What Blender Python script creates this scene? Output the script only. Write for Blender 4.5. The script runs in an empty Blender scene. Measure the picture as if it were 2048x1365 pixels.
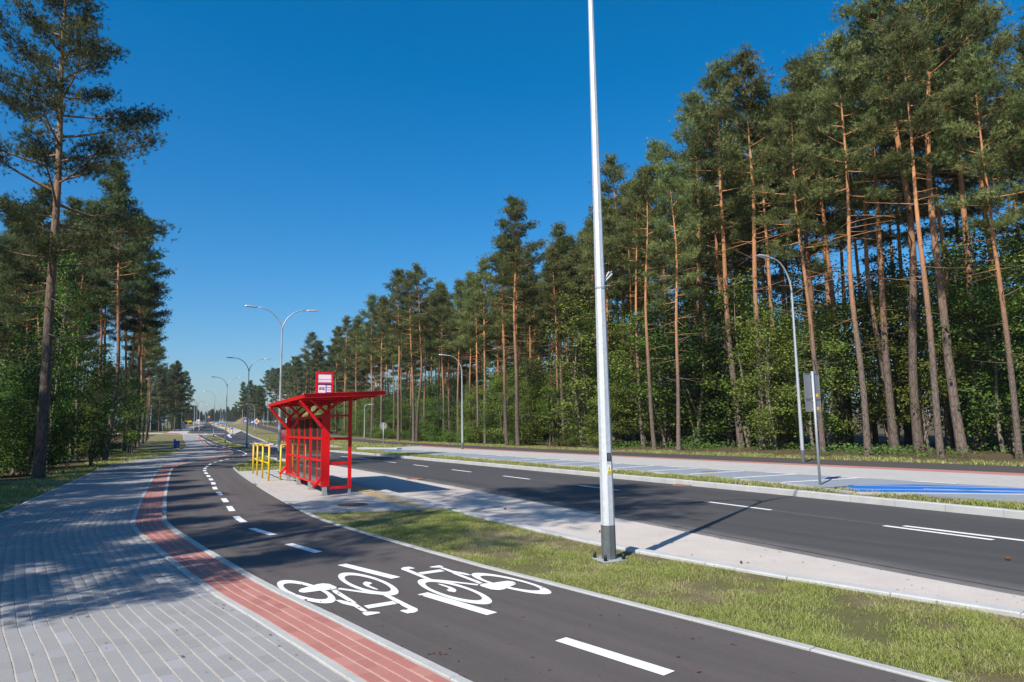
import bpy, bmesh, math, random
import numpy as np
from mathutils import Vector, Matrix

# ------------------------------------------------------------------ camera, sky, sun, exposure
scene = bpy.context.scene
COL = scene.collection
H_EYE = 1.6
pitch, roll = math.radians(7.1), math.radians(0.95)
Fv = Vector((0, math.cos(pitch), math.sin(pitch)))
U0 = Vector((0, -math.sin(pitch), math.cos(pitch)))
R0 = Vector((1, 0, 0))
Rv = R0 * math.cos(roll) - U0 * math.sin(roll)
Uv = U0 * math.cos(roll) + R0 * math.sin(roll)
cd = bpy.data.cameras.new('camera')
cd.lens, cd.sensor_width = 24.0, 36.0
cd.clip_start, cd.clip_end = 0.05, 6000
cam = bpy.data.objects.new('camera', cd)
COL.objects.link(cam)
cam.matrix_world = Matrix(((Rv.x, Uv.x, -Fv.x, 0), (Rv.y, Uv.y, -Fv.y, 0), (Rv.z, Uv.z, -Fv.z, H_EYE), (0, 0, 0, 1)))
scene.camera = cam

SUN_EL = math.radians(44.6)
SUN_DIR = Vector((0.537 * math.cos(SUN_EL), 0.844 * math.cos(SUN_EL), -math.sin(SUN_EL))).normalized()
w = bpy.data.worlds.new('World')
scene.world = w
w.use_nodes = True
nt = w.node_tree
bg = nt.nodes['Background']
sky = nt.nodes.new('ShaderNodeTexSky')
sky.sky_type = 'NISHITA'
sky.sun_disc = False
sky.sun_elevation = SUN_EL
sky.sun_rotation = math.atan2(-0.537, -0.844)
sky.altitude = 0
sky.air_density = 1.2
sky.dust_density = 1.0
sky.ozone_density = 10.0
hs = nt.nodes.new('ShaderNodeHueSaturation')          # the whole sky a little more saturated, as the photograph's
hs.inputs['Saturation'].default_value = 1.27
gm = nt.nodes.new('ShaderNodeGamma')
gm.inputs[1].default_value = 0.9
nt.links.new(sky.outputs[0], hs.inputs['Color'])
nt.links.new(hs.outputs[0], gm.inputs[0])
nt.links.new(gm.outputs[0], bg.inputs[0])
bg.inputs[1].default_value = 0.126
sl = bpy.data.lights.new('sun', 'SUN')
sl.energy = 5.0
sl.angle = math.radians(0.5)
sl.color = (1.0, 0.94, 0.86)
sun = bpy.data.objects.new('sun', sl)
COL.objects.link(sun)
sun.rotation_euler = SUN_DIR.to_track_quat('-Z', 'Y').to_euler()
scene.view_settings.view_transform = 'Standard'
scene.view_settings.look = 'None'
scene.view_settings.exposure = 0.4
scene.view_settings.gamma = 1.0
scene.view_settings.use_curve_mapping = False
scene.cycles.max_bounces = 6
scene.cycles.transparent_max_bounces = 12

rng = np.random.default_rng(7)
random.seed(7)

# ------------------------------------------------------------------ helpers
TPY = [-400, 85, 130, 160, 200, 250, 300, 340, 420, 3000]
TPZ = [0, 0, .55, 1.3, 2.35, 3.6, 4.9, 5.6, 5.8, 5.8]
def T(y):
    return float(np.interp(y, TPY, TPZ))

def tag(o, label=None, cat=None, group=None, kind=None):
    if label: o['label'] = label
    if cat: o['category'] = cat
    if group: o['group'] = group
    if kind: o['kind'] = kind
    return o

def link(name, data, parent=None, loc=None):
    o = bpy.data.objects.new(name, data)
    COL.objects.link(o)
    if parent: o.parent = parent
    if loc is not None: o.location = loc
    return o

def empty(name, loc=(0, 0, 0), rz=0.0):
    o = bpy.data.objects.new(name, None)
    o.empty_display_size = 0.2
    COL.objects.link(o)
    o.location = loc
    o.rotation_euler = (0, 0, rz)
    return o

def mesh_np(name, V, Fc, mat=None, smooth=False, uv=None, tone=None):
    """V (n,3), Fc list of equal length faces as an array or ragged list"""
    me = bpy.data.meshes.new(name)
    if isinstance(Fc, np.ndarray):
        n, k = Fc.shape
        me.vertices.add(len(V)); me.vertices.foreach_set('co', np.asarray(V, dtype=np.float32).ravel())
        me.loops.add(n * k); me.loops.foreach_set('vertex_index', Fc.astype(np.int32).ravel())
        me.polygons.add(n)
        me.polygons.foreach_set('loop_start', np.arange(0, n * k, k, dtype=np.int32))
        me.update(calc_edges=True)
    else:
        me.from_pydata([tuple(v) for v in V], [], Fc)
        me.update()
    if mat: me.materials.append(mat)
    if smooth: me.polygons.foreach_set('use_smooth', [True] * len(me.polygons))
    if uv is not None:
        l = me.uv_layers.new(name='UVMap')
        idx = np.empty(len(me.loops), dtype=np.int32); me.loops.foreach_get('vertex_index', idx)
        l.data.foreach_set('uv', np.asarray(uv, dtype=np.float32)[idx].ravel())
    if tone is not None:
        a = me.attributes.new('tone', 'FLOAT', 'POINT')
        a.data.foreach_set('value', np.asarray(tone, dtype=np.float32))
    return me

class MB:
    def __init__(self): self.v, self.f = [], []
    def add(self, vs, fs):
        b = len(self.v); self.v += [tuple(v) for v in vs]; self.f += [tuple(i + b for i in f) for f in fs]; return self
    def obox(self, c, ax, ay, az, bev=0.0):
        c, ax, ay, az = Vector(c), Vector(ax), Vector(ay), Vector(az)
        if bev <= 0:
            vs = [c + ax * i + ay * j + az * k for k in (-1, 1) for j in (-1, 1) for i in (-1, 1)]
            return self.add(vs, [(0, 2, 3, 1), (4, 5, 7, 6), (0, 1, 5, 4), (2, 6, 7, 3), (0, 4, 6, 2), (1, 3, 7, 5)])
        nx, ny, nz = ax.normalized() * bev, ay.normalized() * bev, az.normalized() * bev
        vs, fs = [], []
        def ring(k, d):
            for i, j in ((-1, -1), (1, -1), (1, 1), (-1, 1)):
                vs.append(c + ax * i - nx * i * d + ay * j - ny * j * d + az * k)
        ring(-1, 1)
        for i, j in ((-1, -1), (1, -1), (1, 1), (-1, 1)): vs.append(c + ax * i + ay * j - az + nz)
        for i, j in ((-1, -1), (1, -1), (1, 1), (-1, 1)): vs.append(c + ax * i + ay * j + az - nz)
        ring(1, 1)
        fs.append((3, 2, 1, 0)); fs.append((12, 13, 14, 15))
        for r in range(3):
            for q in range(4):
                a, b = r * 4 + q, r * 4 + (q + 1) % 4
                fs.append((a, b, b + 4, a + 4))
        return self.add(vs, fs)
    def box(self, c, s, bev=0.0):
        return self.obox(c, (s[0] / 2, 0, 0), (0, s[1] / 2, 0), (0, 0, s[2] / 2), bev)
    def bar(self, p0, p1, wd, ht, up=(0, 0, 1), bev=0.0):
        p0, p1 = Vector(p0), Vector(p1)
        d = p1 - p0
        up = Vector(up)
        s = d.cross(up)
        if s.length < 1e-6: s = d.cross(Vector((1, 0, 0)))
        s.normalize(); u = s.cross(d).normalized()
        return self.obox((p0 + p1) / 2, d / 2, s * wd / 2, u * ht / 2, bev)
    def tube(self, pts, rad, n=8, cap=True, rot=0.0):
        pts = [Vector(p) for p in pts]
        if not hasattr(rad, '__len__'): rad = [rad] * len(pts)
        vs, fs = [], []
        up = None
        for i, p in enumerate(pts):
            d = (pts[min(i + 1, len(pts) - 1)] - pts[max(i - 1, 0)]).normalized()
            if up is None:
                up = Vector((1, 0, 0)) if abs(d.x) < .8 else Vector((0, 1, 0))
            up = (up - d * up.dot(d)).normalized()
            s = d.cross(up)
            for k in range(n):
                a = 2 * math.pi * k / n + rot
                vs.append(p + (up * math.cos(a) + s * math.sin(a)) * rad[i])
        for i in range(len(pts) - 1):
            for k in range(n):
                a, b = i * n + k, i * n + (k + 1) % n
                fs.append((a, b, b + n, a + n))
        if cap:
            fs.append(tuple(range(n - 1, -1, -1))); fs.append(tuple(range((len(pts) - 1) * n, len(pts) * n)))
        return self.add(vs, fs)
    def build(self, name, mat, parent=None, smooth=False, loc=None):
        me = mesh_np(name, self.v, self.f, mat, smooth)
        return link(name, me, parent, loc)

def smooth_line(P, step=0.5):
    """Catmull-Rom through the points, resampled"""
    P = np.array(P, dtype=float)
    Q = np.vstack([2 * P[0] - P[1], P, 2 * P[-1] - P[-2]])
    out = []
    for i in range(1, len(Q) - 2):
        p0, p1, p2, p3 = Q[i - 1], Q[i], Q[i + 1], Q[i + 2]
        n = max(2, int(np.linalg.norm(p2 - p1) / step))
        t = np.linspace(0, 1, n, endpoint=False)[:, None]
        m1 = (p2 - p0) / (np.linalg.norm(p2 - p0) + 1e-9) * np.linalg.norm(p2 - p1)
        m2 = (p3 - p1) / (np.linalg.norm(p3 - p1) + 1e-9) * np.linalg.norm(p2 - p1)
        out.append((2 * t**3 - 3 * t**2 + 1) * p1 + (t**3 - 2 * t**2 + t) * m1 + (-2 * t**3 + 3 * t**2) * p2 + (t**3 - t**2) * m2)
    out.append(P[-1:])
    return np.vstack(out)

def arclen(P):
    return np.concatenate([[0], np.cumsum(np.linalg.norm(np.diff(P, axis=0), axis=1))])

def resample(P, n=None, step=None):
    s = arclen(P)
    if n is None: n = max(2, int(round(s[-1] / step)) + 1)
    q = np.linspace(0, s[-1], n)
    return np.stack([np.interp(q, s, P[:, 0]), np.interp(q, s, P[:, 1])], 1)

def normals_left(P):
    d = np.gradient(P, axis=0)
    d /= np.linalg.norm(d, axis=1)[:, None] + 1e-9
    return np.stack([-d[:, 1], d[:, 0]], 1), d

def offset(P, a):
    n, _ = normals_left(P)
    return P + n * a

def clip_y(P, y0, y1):
    """part of a polyline with y0<=y<=y1 (ends interpolated)"""
    s = arclen(P)
    q = np.linspace(0, s[-1], int(s[-1] / .1) + 2)
    D = np.stack([np.interp(q, s, P[:, 0]), np.interp(q, s, P[:, 1])], 1)
    return D[(D[:, 1] >= y0) & (D[:, 1] <= y1)]

def ribbon(name, A, B, off, mat, parent=None, step=1.0, skirt=0.3, kind='structure', thick=None, across=1, uvshift=0):
    """sheet between two polylines draped on the terrain, with skirts down at its two long sides"""
    sa, sb = arclen(A)[-1], arclen(B)[-1]
    n = max(3, int(max(sa, sb) / step))
    A, B = resample(A, n), resample(B, n)
    arc = (arclen(A) + arclen(B)) / 2
    V, UV = [], []
    m = across + 1
    for i in range(n):
        wd = np.linalg.norm(B[i] - A[i])
        for j in range(m):
            p = A[i] + (B[i] - A[i]) * j / across
            V.append((p[0], p[1], T(p[1]) + off)); UV.append((wd * j / across, arc[i] + uvshift))
        for p in (A[i], B[i]):
            V.append((p[0], p[1], T(p[1]) + off - skirt)); UV.append((0, arc[i]))
    k = m + 2
    Fc = []
    for i in range(n - 1):
        for j in range(across):
            Fc.append((i * k + j, (i + 1) * k + j, (i + 1) * k + j + 1, i * k + j + 1))
        if skirt > 0:
            Fc.append((i * k + m, (i + 1) * k + m, (i + 1) * k, i * k))
            Fc.append((i * k + across, (i + 1) * k + across, (i + 1) * k + m + 1, i * k + m + 1))
    if skirt > 0:
        Fc.append(tuple([0] + list(range(1, m)) + [m + 1, m])[::1])
        b = (n - 1) * k
        Fc.append(tuple([b + m, b + m + 1] + [b + j for j in range(m - 1, -1, -1)]))
    me = mesh_np(name, V, Fc, mat, uv=UV)
    bm = bmesh.new(); bm.from_mesh(me); bmesh.ops.recalc_face_normals(bm, faces=bm.faces); 
    up = sum(f.normal.z for f in bm.faces if abs(f.normal.z) > .5)
    if up < 0: bmesh.ops.reverse_faces(bm, faces=bm.faces)
    bm.to_mesh(me); bm.free()
    o = link(name, me, parent)
    if kind and not parent: o['kind'] = kind
    return o

def flat_poly(name, pts, z, mat, parent=None, thick=0.0):
    """polygon lying at height z above the terrain; thin painted sheets have thick=0"""
    V = [(p[0], p[1], T(p[1]) + z) for p in pts]
    n = len(pts)
    area = sum(pts[i][0] * pts[(i + 1) % n][1] - pts[(i + 1) % n][0] * pts[i][1] for i in range(n))
    top = tuple(range(n)) if area > 0 else tuple(range(n - 1, -1, -1))
    Fc = [top]
    if thick > 0:
        V += [(p[0], p[1], T(p[1]) + z - thick) for p in pts]
        for i in range(n):
            j = (i + 1) % n
            Fc.append((i, i + n, j + n, j) if area > 0 else (i, j, j + n, i + n))
    return link(name, mesh_np(name, V, Fc, mat), parent)

# ------------------------------------------------------------------ materials
class NT:
    def __init__(self, name):
        self.m = bpy.data.materials.new(name); self.m.use_nodes = True
        self.t = self.m.node_tree; self.b = self.t.nodes['Principled BSDF']; self.out = self.t.nodes['Material Output']
    def n(self, typ, **kw):
        x = self.t.nodes.new(typ)
        for k, v in kw.items():
            if k.startswith('i_'): x.inputs[k[2:].replace('_', ' ')].default_value = v
            else: setattr(x, k, v)
        return x
    def l(self, a, b): self.t.links.new(a, b)
    def pos(self): return self.n('ShaderNodeNewGeometry').outputs['Position']
    def objco(self): return self.n('ShaderNodeTexCoord').outputs['Object']
    def noise(self, vec, scale, detail=4, rough=.55, dist=0):
        x = self.n('ShaderNodeTexNoise'); x.inputs['Scale'].default_value = scale; x.inputs['Detail'].default_value = detail
        x.inputs['Roughness'].default_value = rough; x.inputs['Distortion'].default_value = dist
        if vec is not None: self.l(vec, x.inputs['Vector'])
        return x.outputs['Fac']
    def ramp(self, fac, stops):
        x = self.n('ShaderNodeValToRGB')
        cr = x.color_ramp
        while len(cr.elements) > 1: cr.elements.remove(cr.elements[-1])
        for i, (p, c) in enumerate(stops):
            e = cr.elements[0] if i == 0 else cr.elements.new(p)
            e.position = p; e.color = (c[0], c[1], c[2], 1)
        self.l(fac, x.inputs['Fac']); return x.outputs['Color']
    def mix(self, fac, a, b, mode='MIX'):
        x = self.n('ShaderNodeMix', data_type='RGBA', blend_type=mode)
        for s, v in ((0, fac), (6, a), (7, b)):
            if hasattr(v, 'is_output'): self.l(v, x.inputs[s])
            else: x.inputs[s].default_value = v if s == 0 else (v[0], v[1], v[2], 1)
        return x.outputs[2]
    def math(self, op, a, b=None, clamp=False):
        x = self.n('ShaderNodeMath', operation=op, use_clamp=clamp)
        for s, v in ((0, a), (1, b)):
            if v is None: continue
            if hasattr(v, 'is_output'): self.l(v, x.inputs[s])
            else: x.inputs[s].default_value = v
        return x.outputs[0]
    def bump(self, h, strength=.3, dist=.01):
        x = self.n('ShaderNodeBump'); x.inputs['Strength'].default_value = strength; x.inputs['Distance'].default_value = dist
        self.l(h, x.inputs['Height']); self.l(x.outputs[0], self.b.inputs['Normal'])
    def col(self, c):
        if hasattr(c, 'is_output'): self.l(c, self.b.inputs['Base Color'])
        else: self.b.inputs['Base Color'].default_value = (c[0], c[1], c[2], 1)
    def rough(self, r):
        if hasattr(r, 'is_output'): self.l(r, self.b.inputs['Roughness'])
        else: self.b.inputs['Roughness'].default_value = r
    def spec(self, s): self.b.inputs['Specular IOR Level'].default_value = s

def m_asphalt(name, base, warm, speck=.5):
    k = NT(name); p = k.pos()
    big = k.noise(p, .35, 4, .6)
    mid = k.noise(p, 3.0, 5, .6)
    fine = k.noise(p, 130, 3, .7)
    c = k.ramp(big, [(.3, [x * .86 for x in base]), (.7, [x * 1.14 for x in base])])
    c = k.mix(.6, c, k.ramp(mid, [(.3, [x * .74 for x in base]), (.75, [a * 1.3 for a in warm])]))
    c = k.mix(k.math('MULTIPLY', k.ramp(k.noise(p, 1.1, 7, .75, 1.2), [(.56, (0, 0, 0)), (.72, (1, 1, 1))]), .45), c, [x * 1.75 for x in warm])
    c = k.mix(.55, c, k.ramp(fine, [(.3, [x * .35 for x in base]), (.55, base), (.72, [x * 2.1 for x in base])]))
    v = k.n('ShaderNodeTexVoronoi'); v.inputs['Scale'].default_value = 45; k.l(p, v.inputs['Vector'])
    sp = k.math('LESS_THAN', v.outputs['Distance'], .10)
    wn = k.math('GREATER_THAN', k.noise(p, 9, 2), .58)
    c = k.mix(k.math('MULTIPLY', k.math('MULTIPLY', sp, wn), speck), c, (.32, .29, .25))
    uv = k.n('ShaderNodeTexCoord').outputs['UV']                 # paver-laid streaks along the lane
    mp = k.n('ShaderNodeMapping'); mp.inputs['Scale'].default_value = (2.2, .06, 1); k.l(uv, mp.inputs['Vector'])
    c = k.mix(.55, c, k.ramp(k.noise(mp.outputs[0], 1.0, 5, .65), [(.32, [x * .72 for x in base]), (.68, [x * 1.25 for x in base])]))
    k.col(c); k.rough(.82); k.spec(.35)
    k.bump(fine, .5, .004)
    return k.m

def m_concrete(name, c0, c1, scale=1.5, stain=(.2, .17, .14), stain_amt=.35, bump=.25):
    k = NT(name); p = k.pos()
    a = k.noise(p, scale, 6, .62); f = k.noise(p, 60, 3, .7); s = k.noise(p, .8, 6, .7, .6)
    c = k.ramp(a, [(.3, c0), (.7, c1)])
    c = k.mix(.3, c, k.ramp(f, [(.3, [x * .7 for x in c0]), (.7, [min(1, x * 1.15) for x in c1])]))
    sf = k.ramp(s, [(.56, (0, 0, 0)), (.75, (1, 1, 1))])
    c = k.mix(k.math('MULTIPLY', sf, stain_amt), c, stain)
    k.col(c); k.rough(.9); k.spec(.25); k.bump(f, bump, .004)
    return k.m

def m_paver(name, cols, source='object', joint=None, moss=.25):
    """paving block; source: each object's random value, or the 'tone' attribute of a joined mesh, or a brick pattern in UV metres"""
    k = NT(name); p = k.pos()
    if source == 'object':
        r = k.n('ShaderNodeObjectInfo').outputs['Random']
    elif source == 'tone':
        r = k.n('ShaderNodeAttribute', attribute_name='tone').outputs['Fac']
    else:
        uv = k.n('ShaderNodeTexCoord').outputs['UV']
        mp = k.n('ShaderNodeMapping'); mp.inputs['Rotation'].default_value = (0, 0, math.pi / 2); k.l(uv, mp.inputs['Vector'])
        br = k.n('ShaderNodeTexBrick'); k.l(mp.outputs[0], br.inputs['Vector'])
        br.inputs['Color1'].default_value = (0, 0, 0, 1); br.inputs['Color2'].default_value = (1, 1, 1, 1); br.inputs['Mortar'].default_value = (.5, .5, .5, 1)
        br.inputs['Scale'].default_value = 1; br.inputs['Brick Width'].default_value = .203; br.inputs['Row Height'].default_value = .104
        br.inputs['Mortar Size'].default_value = .004; br.inputs['Mortar Smooth'].default_value = .3
        r = br.outputs['Color']
    n = len(cols)
    c = k.ramp(r, [(i / (n - 1), cols[i]) for i in range(n)])
    b = k.noise(p, .7, 5, .65); f = k.noise(p, 90, 3, .7)
    mean = [sum(q[i] for q in cols) / n for i in range(3)]
    c = k.mix(.35, c, k.ramp(b, [(.3, [x * .8 for x in mean]), (.7, [x * 1.2 for x in mean])]))
    c = k.mix(.3, c, k.ramp(f, [(.3, [x * .6 for x in mean]), (.7, [x * 1.35 for x in mean])]))
    if source == 'uv' and joint:
        c = k.mix(k.math('MULTIPLY', br.outputs['Fac'], .8), c, joint)
    k.col(c); k.rough(.88); k.spec(.25); k.bump(f, .3, .003)
    return k.m

def m_paint(name, c, rough=.4, spec=.5, metallic=0.0, var=.12, scale=6, dirt=None, objspace=True):
    k = NT(name); p = k.objco() if objspace else k.pos()
    a = k.noise(p, scale, 5, .6)
    cc = k.ramp(a, [(.25, [x * (1 - var) for x in c]), (.75, [min(1, x * (1 + var * .6)) for x in c])])
    if dirt: cc = k.mix(k.math('MULTIPLY', k.ramp(k.noise(p, 1.3, 6, .7), [(.5, (0, 0, 0)), (.8, (1, 1, 1))]), dirt), cc, (.12, .1, .08))
    k.col(cc); k.rough(k.math('ADD', k.math('MULTIPLY', a, .2), rough - .1)); k.spec(spec); k.b.inputs['Metallic'].default_value = metallic
    return k.m

def m_marking(name, c=(.82, .82, .81), wear=.5):
    k = NT(name); p = k.pos()
    f = k.noise(p, 55, 5, .75); a = k.noise(p, 4, 4, .6)
    cc = k.ramp(a, [(.3, [x * .88 for x in c]), (.7, c)])
    wf = k.ramp(k.math('ADD', f, k.math('MULTIPLY', k.noise(p, 2.5, 3), .25)), [(.66, (0, 0, 0)), (.80, (1, 1, 1))])
    cc = k.mix(k.math('MULTIPLY', wf, wear), cc, (.12, .11, .10))
    k.col(cc); k.rough(.65); k.spec(.4); k.bump(f, .2, .002)
    return k.m

def m_galv(name, c=(.56, .585, .61)):
    k = NT(name); p = k.objco()
    v = k.n('ShaderNodeTexVoronoi'); v.inputs['Scale'].default_value = 28; k.l(p, v.inputs['Vector'])
    mp = k.n('ShaderNodeMapping'); mp.inputs['Scale'].default_value = (30, 30, 1.2); k.l(p, mp.inputs['Vector'])
    st = k.noise(mp.outputs[0], 1.0, 5, .6)
    cc = k.ramp(v.outputs['Color'], [(.1, [x * .86 for x in c]), (.9, [x * 1.12 for x in c])])
    cc = k.mix(.45, cc, k.ramp(st, [(.3, [x * .75 for x in c]), (.7, [x * 1.12 for x in c])]))
    k.col(cc); k.b.inputs['Metallic'].default_value = .25; k.rough(k.math('ADD', k.math('MULTIPLY', st, .3), .36)); k.spec(.5)
    return k.m

def m_ground(name, stops, scale=.6, fine=25, stops2=None, bump=.6, bd=.03):
    k = NT(name); p = k.pos()
    a = k.noise(p, scale, 6, .65, .5); f = k.noise(p, fine, 5, .75); mid = k.noise(p, scale * 6, 5, .7)
    c = k.ramp(k.math('ADD', k.math('MULTIPLY', a, .6), k.math('MULTIPLY', mid, .4)), stops)
    mean = [sum(s[1][i] for s in stops) / len(stops) for i in range(3)]
    c = k.mix(.5, c, k.ramp(f, [(.3, [x * .35 for x in mean]), (.5, mean), (.75, [x * 1.8 for x in mean])]))
    k.col(c); k.rough(1); k.spec(.1); k.bump(f, bump, bd)
    return k.m

def m_leaf(name, c, dry=None, var=.35, trans=.3, tone=True, hue=.02, warm=None, spec=.22):
    k = NT(name)
    oi = k.n('ShaderNodeObjectInfo').outputs['Random']
    col = (c[0], c[1], c[2], 1)
    if tone:
        t = k.n('ShaderNodeAttribute', attribute_name='tone').outputs['Fac']
        lo = [x * (1 - var) for x in c]; hi = warm or [x * (1 + var) for x in c]
        cc = k.ramp(t, [(0, lo), (.6, c), (1, hi)])
    else:
        cc = k.ramp(k.noise(k.pos(), .8, 4), [(.3, [x * (1 - var) for x in c]), (.7, [x * (1 + var) for x in c])])
    hs = k.n('ShaderNodeHueSaturation'); k.l(cc, hs.inputs['Color'])
    k.l(k.math('ADD', k.math('MULTIPLY', oi, hue * 2), .5 - hue), hs.inputs['Hue'])
    k.l(k.math('ADD', k.math('MULTIPLY', oi, .6), .72), hs.inputs['Value'])
    tr = k.n('ShaderNodeBsdfTranslucent'); k.l(hs.outputs[0], tr.inputs['Color'])
    k.l(hs.outputs[0], k.b.inputs['Base Color']); k.rough(.6); k.spec(spec)
    mx = k.n('ShaderNodeMixShader'); mx.inputs[0].default_value = trans
    k.l(k.b.outputs[0], mx.inputs[1]); k.l(tr.outputs[0], mx.inputs[2]); k.l(mx.outputs[0], k.out.inputs['Surface'])
    return k.m

def m_grass(name, green, lush, dry, soil=None):
    """grass blades or the turf below them: patches of lush, worn and dry growth set by world position"""
    k = NT(name); p = k.pos()
    a = k.noise(p, .55, 5, .65, .4); b = k.noise(p, 2.6, 4, .65)
    mixf = k.math('ADD', k.math('MULTIPLY', a, .6), k.math('MULTIPLY', b, .4))
    c = k.ramp(mixf, [(.41, dry), (.49, green), (.57, lush)])
    if soil is None:
        t = k.n('ShaderNodeAttribute', attribute_name='tone').outputs['Fac']
        c = k.mix(k.ramp(t, [(.62, (0, 0, 0)), (.92, (1, 1, 1))]), c, dry)
        c = k.mix(.45, c, k.ramp(t, [(0, [x * .42 for x in green]), (.7, [x * 1.35 for x in lush])]))
        tr = k.n('ShaderNodeBsdfTranslucent'); k.l(c, tr.inputs['Color']); k.col(c); k.rough(.6); k.spec(.25)
        mx = k.n('ShaderNodeMixShader'); mx.inputs[0].default_value = .4
        k.l(k.b.outputs[0], mx.inputs[1]); k.l(tr.outputs[0], mx.inputs[2]); k.l(mx.outputs[0], k.out.inputs['Surface'])
    else:
        f = k.noise(p, 60, 5, .8)
        c = k.mix(k.ramp(mixf, [(.34, (1, 1, 1)), (.43, (.25, .25, .25)), (.6, (0, 0, 0))]), c, soil)
        c = k.mix(.5, c, k.ramp(f, [(.3, [x * .3 for x in green]), (.55, green), (.8, [x * 1.7 for x in lush])]))
        k.col(c); k.rough(1); k.spec(.1); k.bump(f, .8, .03)
    return k.m

def m_bark(name, low, lowd, high, highd, z0, z1):
    """pine bark: grey-brown plates below turning to orange flakes above (height along the trunk)"""
    k = NT(name); p = k.objco()
    sep = k.n('ShaderNodeSeparateXYZ'); k.l(p, sep.inputs[0])
    mp = k.n('ShaderNodeMapping'); mp.inputs['Scale'].default_value = (9, 9, 2.2); k.l(p, mp.inputs['Vector'])
    v = k.n('ShaderNodeTexVoronoi'); v.feature = 'DISTANCE_TO_EDGE'; v.inputs['Scale'].default_value = 1.3; k.l(mp.outputs[0], v.inputs['Vector'])
    n = k.noise(mp.outputs[0], 2.0, 5, .7)
    cr = k.ramp(v.outputs['Distance'], [(0, (0, 0, 0)), (.12, (1, 1, 1))])
    lo = k.mix(k.math('MULTIPLY', n, 1.0), lowd, low); hi = k.mix(n, highd, high)
    lo = k.mix(k.math('MULTIPLY', k.math('SUBTRACT', 1, cr), .75), lo, [x * .35 for x in lowd])
    zz = k.math('ADD', sep.outputs[2], k.math('MULTIPLY', k.math('SUBTRACT', k.noise(p, .8, 3), .5), 5))
    f = k.math('DIVIDE', k.math('SUBTRACT', zz, z0), z1 - z0, True)
    oi = k.n('ShaderNodeObjectInfo').outputs['Random']
    c = k.mix(f, lo, hi)
    hs = k.n('ShaderNodeHueSaturation'); k.l(c, hs.inputs['Color']); k.l(k.math('ADD', k.math('MULTIPLY', oi, .5), .72), hs.inputs['Value'])
    k.l(hs.outputs[0], k.b.inputs['Base Color']); k.rough(.95); k.spec(.15); k.bump(k.math('ADD', v.outputs['Distance'], n), .9, .04)
    return k.m

def m_glass(name, tint=(.56, .50, .47)):
    k = NT(name)
    tr = k.n('ShaderNodeBsdfTransparent'); tr.inputs[0].default_value = (*tint, 1)
    gl = k.n('ShaderNodeBsdfGlossy'); gl.inputs['Roughness'].default_value = .03; gl.inputs['Color'].default_value = (.9, .9, .9, 1)
    fr = k.n('ShaderNodeFresnel'); fr.inputs[0].default_value = 1.5
    df = k.n('ShaderNodeBsdfDiffuse'); df.inputs[0].default_value = (.30, .27, .25, 1)
    dm = k.n('ShaderNodeMixShader'); dm.inputs[0].default_value = .16; k.l(tr.outputs[0], dm.inputs[1]); k.l(df.outputs[0], dm.inputs[2])
    mx = k.n('ShaderNodeMixShader'); k.l(fr.outputs[0], mx.inputs[0]); k.l(dm.outputs[0], mx.inputs[1]); k.l(gl.outputs[0], mx.inputs[2])
    k.l(mx.outputs[0], k.out.inputs['Surface'])
    return k.m

M = {}
M['path_asphalt'] = m_asphalt('path_asphalt', (.092, .079, .073), (.100, .083, .072), .7)
M['road_asphalt'] = m_asphalt('road_asphalt', (.064, .061, .060), (.070, .065, .061), .4)
M['cycle_asphalt'] = m_asphalt('cycle_asphalt', (.070, .060, .055), (.074, .063, .055), .3)
M['concrete'] = m_concrete('bay_concrete', (.44, .39, .345), (.54, .485, .43), 1.2, (.33, .27, .21), .35)
M['kerb'] = m_concrete('kerb_concrete', (.36, .36, .35), (.48, .48, .46), 2.5, (.22, .20, .17), .35)
M['edging'] = m_concrete('edging_concrete', (.34, .34, .33), (.44, .44, .42), 3.5, (.24, .21, .17), .45)
grey = [(.222, .213, .202), (.255, .247, .236), (.277, .269, .258), (.255, .25, .249), (.33, .334, .35)]
red = [(.29, .115, .095), (.36, .14, .112), (.42, .18, .145), (.37, .155, .13), (.47, .235, .195)]
sand = (.42, .36, .28)
M['grey_o'] = m_paver('grey_block', grey); M['grey_t'] = m_paver('grey_block_joined', grey, 'tone'); M['grey_uv'] = m_paver('grey_paving', grey, 'uv', sand)
M['red_o'] = m_paver('red_block', red); M['red_uv'] = m_paver('red_paving', red, 'uv', sand)
pale = [(.36, .345, .32), (.42, .40, .375), (.47, .45, .42)]
M['pale_uv'] = m_paver('pale_paving', pale, 'uv', (.3, .27, .22))
slate = [(.20, .225, .26), (.235, .265, .30), (.27, .30, .33)]
M['slate_uv'] = m_paver('slate_paving', slate, 'uv', (.2, .2, .2))
M['sand'] = m_concrete('joint_sand', (.38, .34, .28), (.50, .45, .37), 12, (.2, .16, .12), .3, .8)
M['white'] = m_marking('white_marking'); M['redmark'] = m_marking('red_marking', (.5, .05, .05)); M['bluemark'] = m_marking('blue_marking', (.012, .15, .50), .15)
M['tactile'] = m_concrete('tactile_tile', (.50, .38, .21), (.62, .49, .30), 4, (.32, .26, .2), .3)
M['turf'] = m_grass('turf', (.17, .15, .07), (.15, .165, .05), (.28, .23, .125), soil=(.36, .275, .185))
M['blades'] = m_grass('grass_blades', (.31, .305, .10), (.32, .385, .085), (.56, .48, .28))
M['floor'] = m_ground('forest_floor', [(.35, (.075, .05, .032)), (.5, (.12, .082, .05)), (.62, (.06, .07, .025))], .5, 14)
M['earth'] = m_ground('bare_earth', [(.35, (.15, .11, .07)), (.55, (.26, .19, .12)), (.7, (.10, .11, .04))], .15, 6)
M['galv'] = m_galv('galvanised_steel'); M['galv_dull'] = m_galv('weathered_steel', (.41, .435, .46)); M['darkgrey'] = m_paint('dark_grey_coating', (.10, .115, .12), .5, .4, 0, .2, 9)
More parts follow.
